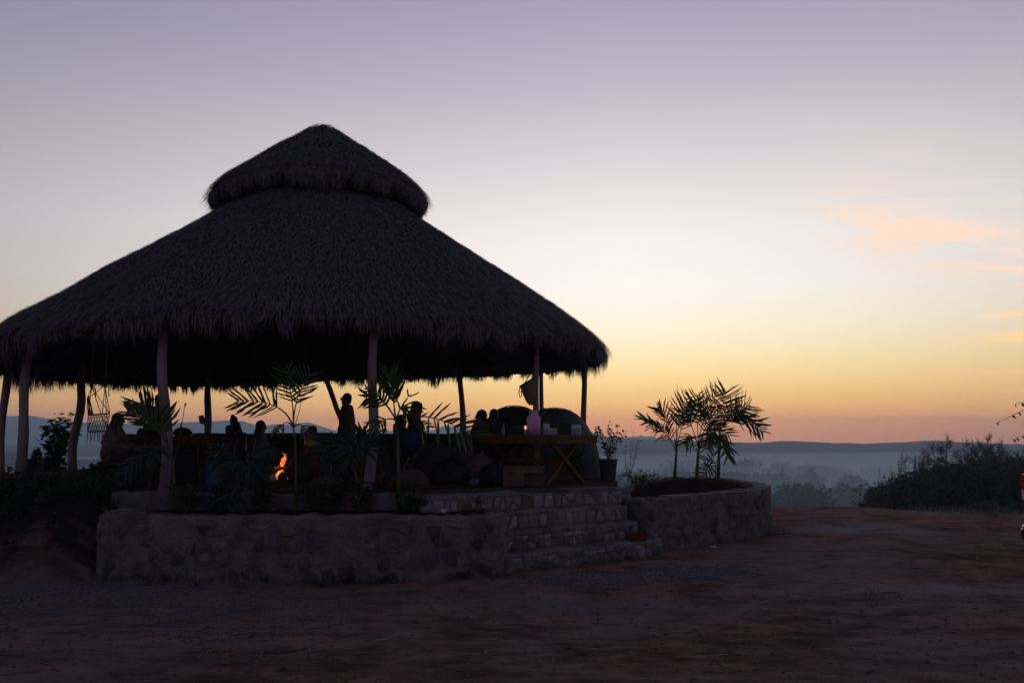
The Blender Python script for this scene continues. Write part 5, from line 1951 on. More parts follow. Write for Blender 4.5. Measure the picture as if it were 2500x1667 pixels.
# ------------------------------------------------------------------ hanging macrame chair
hc = empty('hanging_chair', tuple(P(232, 1060, 14.6)), 'macrame hammock chair hanging on ropes from the left eave', 'hanging chair')
YH = 14.6
h1, h2 = lambda c, dy=0: C1(c, YH + dy), None
kA, kB = h1((878, 360)), h1((1005, 350), 0.15)
barB0, barB1 = h1((845, 640), -0.15), h1((1050, 622), -0.15)
barF0, barF1 = h1((840, 800), -0.3), h1((1030, 795), -0.3)
bk0, bk1 = h1((835, 480), 0.1), h1((985, 415), 0.25)
for a, tpx in ((kA, 870), (kB, 1018)):
    topp = C1((tpx, 0), YH)
    topp.z = roof_z(math.hypot(topp.x - PC.x, topp.y - PC.y)) - 0.3
    MB().tube([a, topp], 0.012, 5).build('rope', MATS['rope'], hc)
    MB().ball(a, (0.035, 0.03, 0.06), 9, 7, None, 0.1).build('knot', MATS['rope'], hc)
    MB().tube([a, a + Vector((0.07, 0, -0.05)), a + Vector((0.085, 0, -0.22))], 0.009, 5).build('rope', MATS['rope'], hc)
for a, b in ((kA, barB0), (kA, barB1), (kB, barB0.lerp(barB1, 0.65)), (kB, barB1), (kA, barF1), (kB, barF1), (kA, bk0), (kB, bk0)):
    MB().tube([a, a.lerp(b, 0.5) + Vector((0, 0, -0.02)), b], 0.007, 5).build('cord', MATS['macrame'], hc)
for a, b in ((barB0, barB1), (barF0, barF1)):
    MB().tube([a, b], 0.014, 6).build('bar', MATS['macrame'], hc)
n = 9
for i in range(n):
    t = i / (n - 1)
    for sg in (-1, 1):
        a = barB0.lerp(barB1, t)
        t2 = min(max(t + sg * 0.24, 0), 1)
        b = barF0.lerp(barF1, t2)
        MB().tube([a, a.lerp(b, 0.5) + Vector((0, -0.02, -0.01)), b], 0.0065, 5).build('netting', MATS['macrame'], hc)
    MB().tube([barF0.lerp(barF1, t), barF0.lerp(barF1, t) + Vector((random.uniform(-.02, .02), 0, -random.uniform(0.14, 0.22)))], [0.009, 0.006], 5).build('tassel', MATS['macrame'], hc)
for i in range(5):
    t = i / 4
    a, b = bk0.lerp(kA, 0.25 * t), barB0.lerp(barB1, 0.22 * t)
    MB().tube([a, a.lerp(b, 0.5) + Vector((0.02 * (i % 2), 0, 0)), b], 0.011, 5).build('netting', MATS['macrame'], hc)

# straw bag hung on the pole at the right
sb = empty('straw_bag', tuple(P(1280, 950, 13.4)), 'straw tote bag hanging by its handle on the slim right pole', 'bag')
YS = 13.45
S4 = lambda c, dy=0: P(1050 + c[0] / 3.92, 850 + c[1] / 3.92, YS + dy)
prof = [((862, 368), (985, 292)), ((880, 420), (1010, 350)), ((905, 480), (1010, 430)), ((925, 520), (1008, 500)), ((950, 543), (1000, 545))]
vs, fs = [], []
nn = 14
for (a, b) in prof:
    a, b = S4(a), S4(b)
    c_ = (a + b) / 2; ax = (b - a) / 2
    for k in range(nn):
        t = 2 * PI * k / nn
        vs.append(c_ + ax * math.cos(t) + Vector((0, 1, 0)) * (ax.length * 0.55 * math.sin(t)))
for i in range(len(prof) - 1):
    for k in range(nn):
        fs.append((i * nn + k, i * nn + (k + 1) % nn, (i + 1) * nn + (k + 1) % nn, (i + 1) * nn + k))
fs.append(tuple(range((len(prof) - 1) * nn, len(prof) * nn)))
MB().add(vs, fs).build('body', MATS['straw_bag'], sb, True)
rim = [(v * 1.0) for v in vs[:nn]] + [vs[0]]
MB().tube(rim, 0.018, 6, False).build('rim', MATS['bag_rim'], sb, True)
MB().tube([S4((862, 368)), S4((850, 420)), S4((862, 475)), S4((878, 450)), S4((872, 400))], 0.009, 5).build('handle', MATS['bag_rim'], sb, True)
MB().tube([S4((905, 335)), S4((950, 250)), S4((975, 230), -0.03), S4((985, 292))], 0.009, 5).build('handle', MATS['bag_rim'], sb, True)

# ------------------------------------------------------------------ tents
def tent(c, w, d, h, yaw, label, m):
    root = empty('dome_tent', (c[0], c[1], PLAT), label, 'tent')
    R = Matrix.Rotation(yaw, 3, 'Z')
    c = Vector((c[0], c[1], PLAT + 0.01))
    nu, nv = 28, 10
    fly = MB()
    vs, fs = [], []
    for j in range(nv + 1):
        e = (j / nv) * PI / 2
        for i in range(nu):
            a = 2 * PI * i / nu
            sq = (abs(math.cos(a)) ** 4 + abs(math.sin(a)) ** 4) ** -0.25
            sq = 1 + (sq - 1) * 0.55 * (1 - j / nv)
            sag = 1 - 0.035 * (1 - abs(math.cos(2 * a))) * math.sin(2 * e)
            r_ = math.cos(e) ** 0.8 * sq * sag
            vs.append(c + R @ Vector((w / 2 * r_ * math.cos(a), d / 2 * r_ * math.sin(a), h * math.sin(e) ** 0.95)))
    for j in range(nv):
        for i in range(nu):
            fs.append((j * nu + i, j * nu + (i + 1) % nu, (j + 1) * nu + (i + 1) % nu, (j + 1) * nu + i))
    fs.append(tuple(range(nv * nu, (nv + 1) * nu)))
    fly.add(vs, fs).build('fly', MATS[m], root, True)
    for a in (PI / 4, 3 * PI / 4):
        pts = []
        for k in range(21):
            t = PI * k / 20
            x = math.cos(t)
            rr = (abs(x)) ** 0.8 * (1 + (2 ** 0.25 - 1) * 0.55 * abs(x)) * (1 if x > 0 else -1)
            pts.append(c + R @ Vector((w / 2 * rr * math.cos(a) * 1.01, d / 2 * rr * math.sin(a) * 1.01, h * 1.008 * max(math.sin(t), 0) ** 0.95 + 0.004)))
        MB().tube(pts, 0.012, 5).build('tent_pole', MATS['tent_trim'], root, True)
    ring = [c + R @ Vector((w / 2 * 1.012 * ((abs(math.cos(t)) ** 4 + abs(math.sin(t)) ** 4) ** -0.25 * .55 + .45) * math.cos(t), d / 2 * 1.012 * ((abs(math.cos(t)) ** 4 + abs(math.sin(t)) ** 4) ** -0.25 * .55 + .45) * math.sin(t), 0.02)) for t in [2 * PI * k / 28 for k in range(29)]]
    MB().tube(ring, 0.014, 5, False).build('hem', MATS['tent_trim'], root, True)
    return root


tent((at(1352, 15.4).x, 15.4), 1.78, 1.5, 1.30, math.radians(20), 'grey dome tent behind the picnic table next to the right pole', 'tent_grey')
tent((at(1258, 16.6).x, 16.6), 1.8, 1.7, 1.38, math.radians(-15), 'dark dome tent left of the grey one behind the picnic table', 'tent_dark')


# ------------------------------------------------------------------ picnic table
TZ = 1.73
tu, tv = Vector((-0.70, 0.714, 0)).normalized(), Vector((0.714, 0.70, 0)).normalized()
tcen = Vector((0.36, 13.7, 0))
tab = empty('picnic_table', (tcen.x, tcen.y, PLAT), 'wooden plank table with crossed legs at the top of the steps', 'table')
TL, TWd = 2.05, 1.0
for k in range(6):
    o_ = tv * ((k - 2.5) * TWd / 6)
    a, b = tcen - tu * (TL / 2 + random.uniform(-.006, .006)), tcen + tu * (TL / 2)
    z = Vector((0, 0, TZ - 0.022))
    MB().beam(a + o_ + z, b + o_ + z, TWd / 6 - 0.006, 0.044).build('plank', MATS['table_wood'], tab)
for sg in (-1, 1):
    o_ = tv * (sg * (TWd / 2 - 0.03)) + Vector((0, 0, TZ - 0.044 - 0.048))
    MB().beam(tcen - tu * (TL / 2 - 0.02) + o_, tcen + tu * (TL / 2 - 0.02) + o_, 0.045, 0.094).build('apron', MATS['table_wood'], tab)
    o_ = tu * (sg * (TL / 2 - 0.05)) + Vector((0, 0, TZ - 0.044 - 0.048))
    MB().beam(tcen - tv * (TWd / 2 - 0.06) + o_, tcen + tv * (TWd / 2 - 0.06) + o_, 0.045, 0.09).build('apron', MATS['table_wood'], tab)
    xc = tcen + tu * (sg * 0.70)
    for q, s2 in ((1, 0.026), (-1, -0.026)):
        MB().beam(xc - tv * (0.44 * q) + tu * s2 + Vector((0, 0, PLAT + 0.01)), xc + tv * (0.42 * q) + tu * s2 + Vector((0, 0, TZ - 0.06)), 0.05, 0.105, tuple(tu)).build('leg', MATS['table_wood'], tab)
zc = (PLAT + TZ) / 2 - 0.03
MB().beam(tcen - tu * 0.66 + Vector((0, 0, zc)), tcen + tu * 0.66 + Vector((0, 0, zc)), 0.05, 0.085).build('stretcher', MATS['table_wood'], tab)

tz = TZ + 0.001


def on_table(px, Y):
    p = at(px, Y, tz)
    return p


# pink drinks jar
p = on_table(1303, 13.35)
jar = empty('drinks_jar', tuple(p), 'large pink plastic drinks jar with a tap on the table', 'jar')
R0 = 0.117
outer = [(R0 * 0.93, 0.0), (R0, 0.02), (R0, 0.255), (R0 * 0.97, 0.285), (R0 * 0.82, 0.31), (R0 * 0.58, 0.325), (R0 * 0.56, 0.335), (R0 * 0.56, 0.385)]
inner = [(r - 0.006, z) for r, z in outer[::-1]]
inner[-1] = (R0 * 0.9 - 0.006, 0.012)
inner[-2] = (R0 - 0.006, 0.025)
mb = MB()
prof = outer + inner
vs, fs, nn = [], [], 28
for r, z in prof:
    for k in range(nn):
        vs.append(p + Vector((r * math.cos(2 * PI * k / nn), r * math.sin(2 * PI * k / nn), z)))
for i in range(len(prof) - 1):
    for k in range(nn):
        fs.append((i * nn + k, i * nn + (k + 1) % nn, (i + 1) * nn + (k + 1) % nn, (i + 1) * nn + k))
fs += [tuple(range(nn))[::-1], tuple(range((len(prof) - 1) * nn, len(prof) * nn))]
mb.add(vs, fs).build('jar_body', MATS['jug_pink'], jar, True)
MB().lathe(p, [(R0 - 0.009, 0.015), (R0 - 0.009, 0.116), (R0 - 0.012, 0.118)], 28).build('drink', MATS['jug_water'], jar, True)
MB().lathe(p, [(R0 * 0.6, 0.372), (R0 * 0.63, 0.378), (R0 * 0.63, 0.40), (R0 * 0.58, 0.405), (R0 * 0.52, 0.405), (R0 * 0.52, 0.375)], 24).build('collar', MATS['jug_pink'], jar, True)
sp0 = p + Vector((-R0 * 0.62, -R0 * 0.80, 0.055))
tap = MB().tube([sp0, sp0 + Vector((-0.02, -0.035, 0.0)), sp0 + Vector((-0.024, -0.04, -0.03))], [0.014, 0.013, 0.010], 8).build('tap', MATS['jug_water'], jar, True)
MB().tube([sp0 + Vector((-0.02, -0.035, 0.0)), sp0 + Vector((-0.02, -0.035, 0.03)), sp0 + Vector((0.008, -0.04, 0.036))], 0.006, 6).build('lever', MATS['jug_water'], tap, True)

# candle in a tall glass
p = on_table(1283, 13.2)
cd = empty('candle', tuple(p), 'lit candle in a tall glass left of the pink jar', 'candle')
vs, fs, nn = [], [], 16
for r, z in [(0.024, 0), (0.026, 0.004), (0.026, 0.155), (0.0235, 0.155), (0.0235, 0.008)]:
    for k in range(nn):
        vs.append(p + Vector((r * math.cos(2 * PI * k / nn), r * math.sin(2 * PI * k / nn), z)))
for i in range(4):
    for k in range(nn):
        fs.append((i * nn + k, i * nn + (k + 1) % nn, (i + 1) * nn + (k + 1) % nn, (i + 1) * nn + k))
fs += [tuple(range(nn))[::-1], tuple(range(4 * nn, 5 * nn))]
MB().add(vs, fs).build('glass', MATS['glass_clear'], cd, True)
MB().lathe(p, [(0.022, 0.01), (0.022, 0.085), (0.018, 0.088)], 14).build('wax', MATS['wax'], cd, True)
MB().lathe(p, [(0.002, 0.095), (0.009, 0.105), (0.011, 0.118), (0.006, 0.138), (0.0015, 0.152)], 10).build('flame', MATS['candle_flame'], cd, True)

# cup, boxes, papers, bottle
p = on_table(1344, 12.98)
cup = empty('paper_cup', tuple(p), 'white cup standing on the table right of the pink jar', 'cup')
vs, fs, nn = [], [], 20
for r, z in [(0.039, 0.0), (0.052, 0.102), (0.054, 0.104), (0.052, 0.107), (0.049, 0.104), (0.037, 0.006)]:
    for k in range(nn):
        vs.append(p + Vector((r * math.cos(2 * PI * k / nn), r * math.sin(2 * PI * k / nn), z)))
for i in range(5):
    for k in range(nn):
        fs.append((i * nn + k, i * nn + (k + 1) % nn, (i + 1) * nn + (k + 1) % nn, (i + 1) * nn + k))
fs += [tuple(range(nn))[::-1], tuple(range(5 * nn, 6 * nn))]
MB().add(vs, fs).build('cup_body', MATS['cup_white'], cup, True)


def carton(px, Y, size, rz, m, name, label, cat, z=None, lid=None):
    p = at(px, Y, tz if z is None else z)
    root = empty(name, tuple(p), label, cat)
    w, d, h = size
    t = 0.006
    R = Matrix.Rotation(rz, 3, 'Z')
    mb = MB()
    for (c, s) in (((0, 0, t / 2), (w, d, t)), ((-w / 2 + t / 2, 0, h / 2), (t, d - 2 * t, h)), ((w / 2 - t / 2, 0, h / 2), (t, d - 2 * t, h)),
                   ((0, -d / 2 + t / 2, h / 2), (w, t, h - 0.001)), ((0, d / 2 - t / 2, h / 2), (w, t, h - 0.001))):
        mb.box(p + R @ Vector(c), s, rz)
    mb.build('carton', MATS[m], root)
    for k, (ax, dirn) in enumerate((((0, -d / 2, h), -1), ((0, d / 2, h), 1))):
        a = lid[k] if lid else 0.0
        L_ = d / 2 - 0.004
        M3 = R @ Matrix.Rotation(a * dirn, 3, 'X')
        c = p + R @ Vector(ax) + M3 @ Vector((0, -dirn * L_ / 2, 0.004))
        MB().box(c, (w - 0.004, L_, 0.005), 0, M3).build('flap', MATS[m], root)
    return root


carton(1262, 13.95, (0.32, 0.2, 0.155), 0.1, 'box_dark', 'cool_box', 'dark box on the table left of the candle', 'box')
carton(1378, 13.2, (0.2, 0.15, 0.175), 0.15, 'box_dark', 'speaker_box', 'small black box on the table right of the white cup', 'box')
carton(1334, 13.55, (0.1, 0.08, 0.185), 0.2, 'paper', 'white_carton', 'small upright white carton behind the white cup', 'carton')
carton(1351, 13.45, (0.2, 0.11, 0.10), 0.12, 'paper', 'white_carton', 'low wide white carton between the white cup and the black box', 'carton')
carton(1407, 13.45, (0.16, 0.1, 0.165), 0.1, 'paper', 'white_carton', 'white carton right of the black box on the table', 'carton')
p = on_table(1411, 13.15)
vs, fs = [], []
for i in range(11):
    t = i / 10
    for y in (0, 0.2):
        for d in (0, 0.003):
            vs.append(p + Vector((-0.06 + 0.19 * t, y, 0.115 * math.sin(PI * (0.30 + 0.70 * t)) + d + 0.002)))
for i in range(10):
    b = i * 4
    fs += [(b, b + 2, b + 6, b + 4), (b + 1, b + 5, b + 7, b + 3), (b, b + 4, b + 5, b + 1), (b + 2, b + 3, b + 7, b + 6)]
fs += [(0, 1, 3, 2), (40, 42, 43, 41)]
props(MB().add(vs, fs).build('paper_sheet', MATS['paper'], None, True), 'curled white sheet of paper at the right end of the table', 'paper')
for px, Y, rz, lb in ((1177, 13.95, 0.4, 'flat white paper at the far left end of the table'), (1193, 13.85, -0.3, 'second flat paper beside the small bottle on the table')):
    props(MB().box(at(px, Y, tz + 0.003), (0.17, 0.12, 0.004), rz).build('paper_sheet', MATS['paper']), lb, 'paper')
p = on_table(1229, 13.75)
bt = empty('glass_bottle', tuple(p), 'small clear bottle on the left part of the table', 'bottle')
MB().lathe(p, [(0.026, 0), (0.028, 0.005), (0.028, 0.09), (0.022, 0.115), (0.011, 0.13), (0.0105, 0.16)], 16).build('bottle_body', MATS['glass_clear'], bt, True)
MB().lathe(p, [(0.0125, 0.158), (0.0125, 0.18), (0.011, 0.182)], 12).build('cap', MATS['metal_grey'], bt)

# under and beside the table
carton(1253, 12.75, (0.33, 0.28, 0.31), 0.06, 'cardboard', 'cardboard_box', 'left cardboard box with a hand hole under the table', 'box', fl, (0.25, -0.1))
carton(1303, 12.85, (0.33, 0.28, 0.30), -0.08, 'cardboard', 'cardboard_box', 'right cardboard box with bent flaps under the table', 'box', fl, (2.4, 0.4))
carton(1297, 14.3, (0.36, 0.3, 0.56), 0.2, 'cardboard', 'cardboard_box', 'tall cardboard box in the dark behind the table legs', 'box', fl)
hp = at(1247, 12.6, fl)
MB().ball(hp + Vector((0.0, 0.0093, 0.19)), (0.032, 0.004, 0.014), 10, 6).build('hand_hole', MATS['cloth_black'], [o for o in col.objects if o.name.startswith('cardboard_box')][0])


def sack(px, Y, r, m, label, z=None, name='sack', jit=0.06, tie=True, seed=1, cat='bag'):
    random.seed(seed)
    p = at(px, Y, fl if z is None else z)
    root = empty(name, tuple(p), label, cat)
    mb = MB()
    prof = [(0.80, 0.0), (0.98, 0.12), (1.0, 0.35), (0.9, 0.6), (0.66, 0.82), (0.3, 0.96), (0.12, 1.0)]
    vs, fs, nn = [], [], 18
    for (q, h) in prof:
        for k in range(nn):
            a = 2 * PI * k / nn
            w = 1 + jit * math.sin(a * 5 + h * 7 + seed) + random.uniform(-jit, jit)
            vs.append(p + Vector((r[0] * q * w * math.cos(a), r[1] * q * w * math.sin(a), r[2] * h * (1 + random.uniform(-.02, .02)))))
    for i in range(len(prof) - 1):
        for k in range(nn):
            fs.append((i * nn + k, i * nn + (k + 1) % nn, (i + 1) * nn + (k + 1) % nn, (i + 1) * nn + k))
    fs += [tuple(range(nn))[::-1], tuple(range((len(prof) - 1) * nn, len(prof) * nn))]
    mb.add(vs, fs).build('bag_body', MATS[m], root, True)
    if tie:
        MB().tube([p + Vector((0, 0, r[2] * 0.96)), p + Vector((0.02, 0, r[2] * 1.06)), p + Vector((0.06, 0, r[2] * 1.1))], [0.03, 0.02, 0.045], 7).build('tied_end', MATS[m], root, True)
    return root


sack(1205, 12.8, (0.26, 0.2, 0.36), 'bag_black', 'black rubbish bag left of the cardboard boxes', seed=3)
sack(1158, 12.65, (0.11, 0.09, 0.15), 'bag_teal', 'shiny teal and violet plastic bag at the edge of the floor', seed=4, jit=0.16, tie=False)
sack(1172, 13.2, (0.34, 0.24, 0.48), 'bag_pink', 'pale pinkish sack leaning behind the black rubbish bag', seed=5)
sack(1100, 12.9, (0.32, 0.26, 0.42), 'bag_black', 'big black bag left of the table in the shade', seed=6, jit=0.13)
sack(1035, 13.9, (0.22, 0.18, 0.62), 'cloth_maroon', 'brown pack shape added to fill the dark right of the blue folding chair', seed=61, name='filler_pack', jit=0.12)  # packs added as dark shapes to fill the open view under the roof
sack(1095, 14.6, (0.3, 0.22, 0.72), 'cloth_black', 'black pack shape added to fill the dark behind the bundled gear', seed=62, name='filler_pack', jit=0.12)
sack(930, 13.3, (0.24, 0.2, 0.55), 'cloth_charcoal', 'dark pack shape added to fill the floor right of the front pole', seed=63, name='filler_pack', jit=0.12)
sack(735, 14.2, (0.24, 0.2, 0.5), 'cloth_olive', 'olive pack shape added to fill the dark right of the campfire', seed=64, name='filler_pack', jit=0.12)
sack(455, 13.0, (0.22, 0.2, 0.5), 'cloth_black', 'black pack shape added to fill the dark under the wooden table near the left front pole', seed=65, name='filler_pack', jit=0.12)
sack(640, 14.4, (0.2, 0.18, 0.34), 'cloth_navy', 'navy bundle added to fill the dark left of the campfire', seed=66, name='bundle', jit=0.12)
sack(1068, 13.6, (0.36, 0.3, 0.66), 'cloth_charcoal', 'tall dark heap of bundled gear between the table and the blue chair', seed=7, name='gear_bundle', tie=False, jit=0.17)
sack(1128, 13.9, (0.3, 0.26, 0.84), 'cloth_olive', 'rounded olive bundle left of the table', seed=8, name='gear_bundle', tie=False, jit=0.15)
random.seed(77)


def rock(px, Y, z, r, m, name, label, cat, rz=0.0, seed=2, point=0.0, jit=0.12):
    random.seed(seed)
    p = at(px, Y, z)
    vs, fs, nn, mm = [], [], 12, 7
    M3 = Matrix.Rotation(rz, 3, 'Z')
    for i in range(mm + 1):
        ph = PI * (i / mm) * 0.99 + 0.005 * PI
        for k in range(nn):
            t = 2 * PI * k / nn
            q = 1 + random.uniform(-jit, jit)
            zz = -math.cos(ph)
            sh_ = 1 - point * max(zz, 0)
            vs.append(p + M3 @ Vector((math.sin(ph) * math.cos(t) * r[0] * q * sh_, math.sin(ph) * math.sin(t) * r[1] * q * sh_, (zz * 0.5 + 0.42) * r[2] * (1 + random.uniform(-jit, jit) * .3))))
    for i in range(mm):
        for k in range(nn):
            fs.append((i * nn + k, i * nn + (k + 1) % nn, (i + 1) * nn + (k + 1) % nn, (i + 1) * nn + k))
    fs += [tuple(range(nn))[::-1], tuple(range(mm * nn, (mm + 1) * nn))]
    o = MB().add(vs, fs).build(name, MATS[m])
    return props(o, label, cat)


rock(1005, 11.75, fl, (0.30, 0.2, 0.34), 'boulder', 'boulder', 'brown boulder at the floor edge right of the tall green palm stem', 'rock', seed=11, point=0.3)
rock(182, 11.25, 0.60, (0.125, 0.1, 0.34), 'white_stone', 'pale_stone', 'pale pointed stone standing among the bank weeds', 'stone', seed=12, point=0.85, jit=0.06)
rock(248, 10.62, 0.12, (0.075, 0.07, 0.24), 'white_stone', 'pale_stone', 'pale stone half hidden behind the left end of the outer wall', 'stone', seed=13, point=0.7, jit=0.06)
rock(223, 11.1, 0.62, (0.05, 0.04, 0.06), 'white_stone', 'pale_stone', 'small pale stone right of the pointed one on the bank', 'stone', seed=14)
rock(1084, 10.12, OWT + 0.005, (0.035, 0.035, 0.06), 'white_stone', 'pale_stone', 'small white stone on top of the outer wall left of the gourd', 'stone', seed=15)
rock(1048, 10.5, 0.72, (0.12, 0.09, 0.12), 'stone_2', 'loose_stone', 'loose brownish stone at the right end of the bed', 'stone', seed=16)
rock(1735, 12.55, 0.0, (0.05, 0.03, 0.04), 'white_stone', 'pale_stone', 'pale chip lying at the foot of the planter', 'stone', seed=17)

# gourd on the wall end
p = at(1171, 10.12, OWT + 0.004)
gd = empty('gourd', tuple(p), 'brown double-bulbed gourd standing on the end of the outer wall', 'gourd')
MB().lathe(p, [(0.03, 0.0), (0.058, 0.02), (0.074, 0.055), (0.066, 0.09), (0.038, 0.113), (0.034, 0.122), (0.047, 0.14), (0.05, 0.165), (0.04, 0.19), (0.02, 0.206)], 20).build('shell', MATS['gourd'], gd, True)
MB().tube([p + Vector((0, 0, 0.203)), p + Vector((-0.01, 0, 0.222)), p + Vector((-0.024, 0, 0.228))], [0.012, 0.008, 0.007], 7).build('stem', MATS['stalk'], gd, True)

# bricks
for (c, rz, lb) in (((1.80, 11.66, 0.235 + 0.062), 0.6, 'red brick lying at the right end of the lowest step'), ((3.07, 5.42, gz(3.07, 5.42) + 0.055), 0.1, 'red brick in the dirt at the bottom right corner')):
    o = MB().box(c, (0.25, 0.12, 0.115), rz).build('red_brick', MATS['brick_red'])
    bv = o.modifiers.new('b', 'BEVEL'); bv.width = 0.008; bv.segments = 2
    props(o, lb, 'brick')

# ------------------------------------------------------------------ campfire
cf = at(686, 14.7, fl)
fire = empty('campfire', tuple(cf), 'burning campfire in the middle of the palapa', 'fire')
for k in range(9):
    a = 2 * PI * k / 9 + 0.2
    MB().ball(cf + Vector((0.38 * math.cos(a), 0.38 * math.sin(a), 0.05)), (0.1, 0.085, 0.08), 9, 6, Matrix.Rotation(a, 3, 'Z'), 0.08).build('hearth_stone', random.choice(STONE), fire, True)
for k in range(6):
    a = k * PI / 3 + 0.3
    d = Vector((math.cos(a), math.sin(a), 0))
    lg = MB().tube([cf + d * 0.42 + Vector((0, 0, 0.07)), cf + d * 0.05 + Vector((0, 0, 0.13 + 0.02 * k))], [0.045, 0.04], 8).build('log', MATS['char'], fire, True)
MB().ball(cf + Vector((0, 0, 0.03)), (0.2, 0.2, 0.035), 12, 6, None, 0.1).build('embers', MATS['ember'], fire)


def tongue(base, mid, tip, w, name='flame'):
    pts = [bez(base, mid, tip, i / 9) + Vector((0.012 * math.sin(i * 2.1), 0.008 * math.cos(i * 1.7), 0)) for i in range(10)]
    rad = [w * (0.5 + 0.5 * math.sin(PI * (i / 9 * 0.8 + 0.2))) * (1 - (i / 9) ** 3) * (1 + 0.25 * math.sin(i * 2.4)) + 0.002 for i in range(10)]
    rad = [q_ * 0.8 for q_ in rad]
    MB().tube(pts, rad, 8).build(name, MATS['flame'], fire, True)


F2 = lambda x, y, dy=0: C2((x, y), 14.6 + dy)
tongue(F2(1130, 1130), F2(1110, 1080), F2(1175, 1010), 0.026)
tongue(F2(1140, 1110), F2(1180, 1060), F2(1140, 992), 0.02)
tongue(F2(1120, 1120, .05), F2(1140, 1060, .05), F2(1180, 1040, .05), 0.018)
tongue(F2(1070, 1215), F2(1100, 1195), F2(1165, 1140), 0.02)
tongue(F2(1062, 1180), F2(1090, 1185), F2(1150, 1160), 0.012)
tongue(F2(1075, 1222), F2(1110, 1222), F2(1150, 1180), 0.018)
tongue(F2(1145, 1105), F2(1165, 1070), F2(1160, 1015), 0.014)
tongue(F2(1118, 1125), F2(1128, 1090), F2(1150, 1060), 0.014)
tongue(F2(1150, 1165), F2(1168, 1150), F2(1150, 1120), 0.010)
tongue(F2(1200, 1110, .1), F2(1225, 1080, .1), F2(1248, 1030, .1), 0.013)

fl_d = bpy.data.lights.new('fire_light', 'POINT')
fl_d.energy = 5.0
fl_d.color = (1.0, 0.38, 0.1)
fl_d.shadow_soft_size = 0.12
fl_o = bpy.data.objects.new('fire_light', fl_d)
col.objects.link(fl_o)
fl_o.location = cf + Vector((0.02, -0.05, 0.32))
fl_o.parent = fire
fl_o.matrix_parent_inverse = Matrix.Translation(-Vector(fire.location))

# blue water bottle
p = at(525, 12.9, fl)
wb = empty('water_bottle', tuple(p), 'big blue water-cooler bottle on the floor right of the left front pole', 'water bottle')
vs, fs, nn = [], [], 24
prof = [(0.125, 0.0), (0.135, 0.015), (0.135, 0.10), (0.131, 0.108), (0.135, 0.116), (0.135, 0.21), (0.131, 0.218), (0.135, 0.226), (0.135, 0.31), (0.12, 0.35), (0.07, 0.40), (0.03, 0.42), (0.028, 0.47)]
MB().lathe(p, prof, nn).build('bottle_body', MATS['jug_blue'], wb, True)
MB().lathe(p, [(0.033, 0.455), (0.033, 0.49), (0.03, 0.494)], 14).build('cap', MATS['cup_white'], wb)
# hand drum and small things near the table
p = at(357, 12.7, fl)
dr = empty('hand_drum', tuple(p), 'tan hand drum standing under the palm by the left front pole', 'drum')
MB().lathe(p, [(0.11, 0.0), (0.1, 0.02), (0.075, 0.12), (0.12, 0.27), (0.135, 0.33), (0.137, 0.345)], 20).build('shell', MATS['table_wood'], dr, True)
MB().lathe(p, [(0.139, 0.33), (0.139, 0.352), (0.12, 0.356)], 20).build('skin', MATS['cloth_beige'], dr, True)
p = at(243, 12.6, fl)
pt = empty('flower_pot', tuple(p), 'dark flower pot with a plant under the hanging chair', 'plant pot')
MB().lathe(p, [(0.09, 0), (0.1, 0.01), (0.13, 0.3), (0.15, 0.3), (0.15, 0.34), (0.12, 0.34), (0.11, 0.28)], 18).build('pot', MATS['boulder'], pt, True)
MB().lathe(p, [(0.11, 0.26), (0.10, 0.3)], 14).build('soil', MATS['bed_soil'], pt)
sack(300, 12.0, (0.16, 0.13, 0.2), 'cloth_denim', 'small grey-blue bag on the floor left of the shawled person', seed=21)
sack(668, 13.4, (0.05, 0.05, 0.2), 'metal_grey', 'thin metal flask standing in front of the campfire', seed=22, tie=False, jit=0.0, name='flask', cat='flask')
sack(800, 13.0, (0.25, 0.18, 0.16), 'bag_pink', 'pale folded blanket on the floor behind the drooping palm', seed=23, tie=False, name='folded_blanket', cat='blanket')


# ------------------------------------------------------------------ loose ground cover
def pebbles(name, n, sampler, rmin, rmax, m, label, seed):
    g = np.random.default_rng(seed)
    x, y = sampler(g, n)
    z = ground_z(x, y)
    base = np.array([[1, 0, 0], [-1, 0, 0], [0, 1, 0], [0, -1, 0], [0, 0, 1], [0, 0, -1]], float)
    fc = np.array([[0, 2, 4], [2, 1, 4], [1, 3, 4], [3, 0, 4], [2, 0, 5], [1, 2, 5], [3, 1, 5], [0, 3, 5]])
    r = rmin + (rmax - rmin) * g.random(n) ** 3.5
    a = g.random(n) * 6.28
    V = base[None] * (1 + g.uniform(-.35, .35, (n, 6, 3))) * r[:, None, None] * np.array([1, .8, .6])
    c, s = np.cos(a)[:, None], np.sin(a)[:, None]
    X = V[..., 0] * c - V[..., 1] * s
    Yv = V[..., 0] * s + V[..., 1] * c
    V = np.stack([X + x[:, None], Yv + y[:, None], V[..., 2] + (z + r * 0.1)[:, None]], -1).reshape(-1, 3)
    F = (np.arange(n)[:, None, None] * 6 + fc[None]).reshape(-1, 3)
    o = from_numpy(name, V, F, MATS[m])
    return props(o, label, None, None, 'stuff')


def s_heap(g, n):
    t = g.random(n)
    x = 0.5 + 2.2 * t + g.normal(0, 0.25, n)
    y = 9.75 + 0.75 * t + g.normal(0, 0.22, n)
    return x, y


def s_left(g, n):
    x = -4.9 + g.normal(0, 1.0, n); y = 8.7 + g.normal(0, 0.75, n) - 0.15 * (x + 4.9)
    k_ = fbm(x * 1.5, y * 1.5, 15, 3) > -0.12
    x = np.where(k_, x, x + 1.5); y = np.where(k_, y, y - 1.2 * g.random(n))
    return x, y


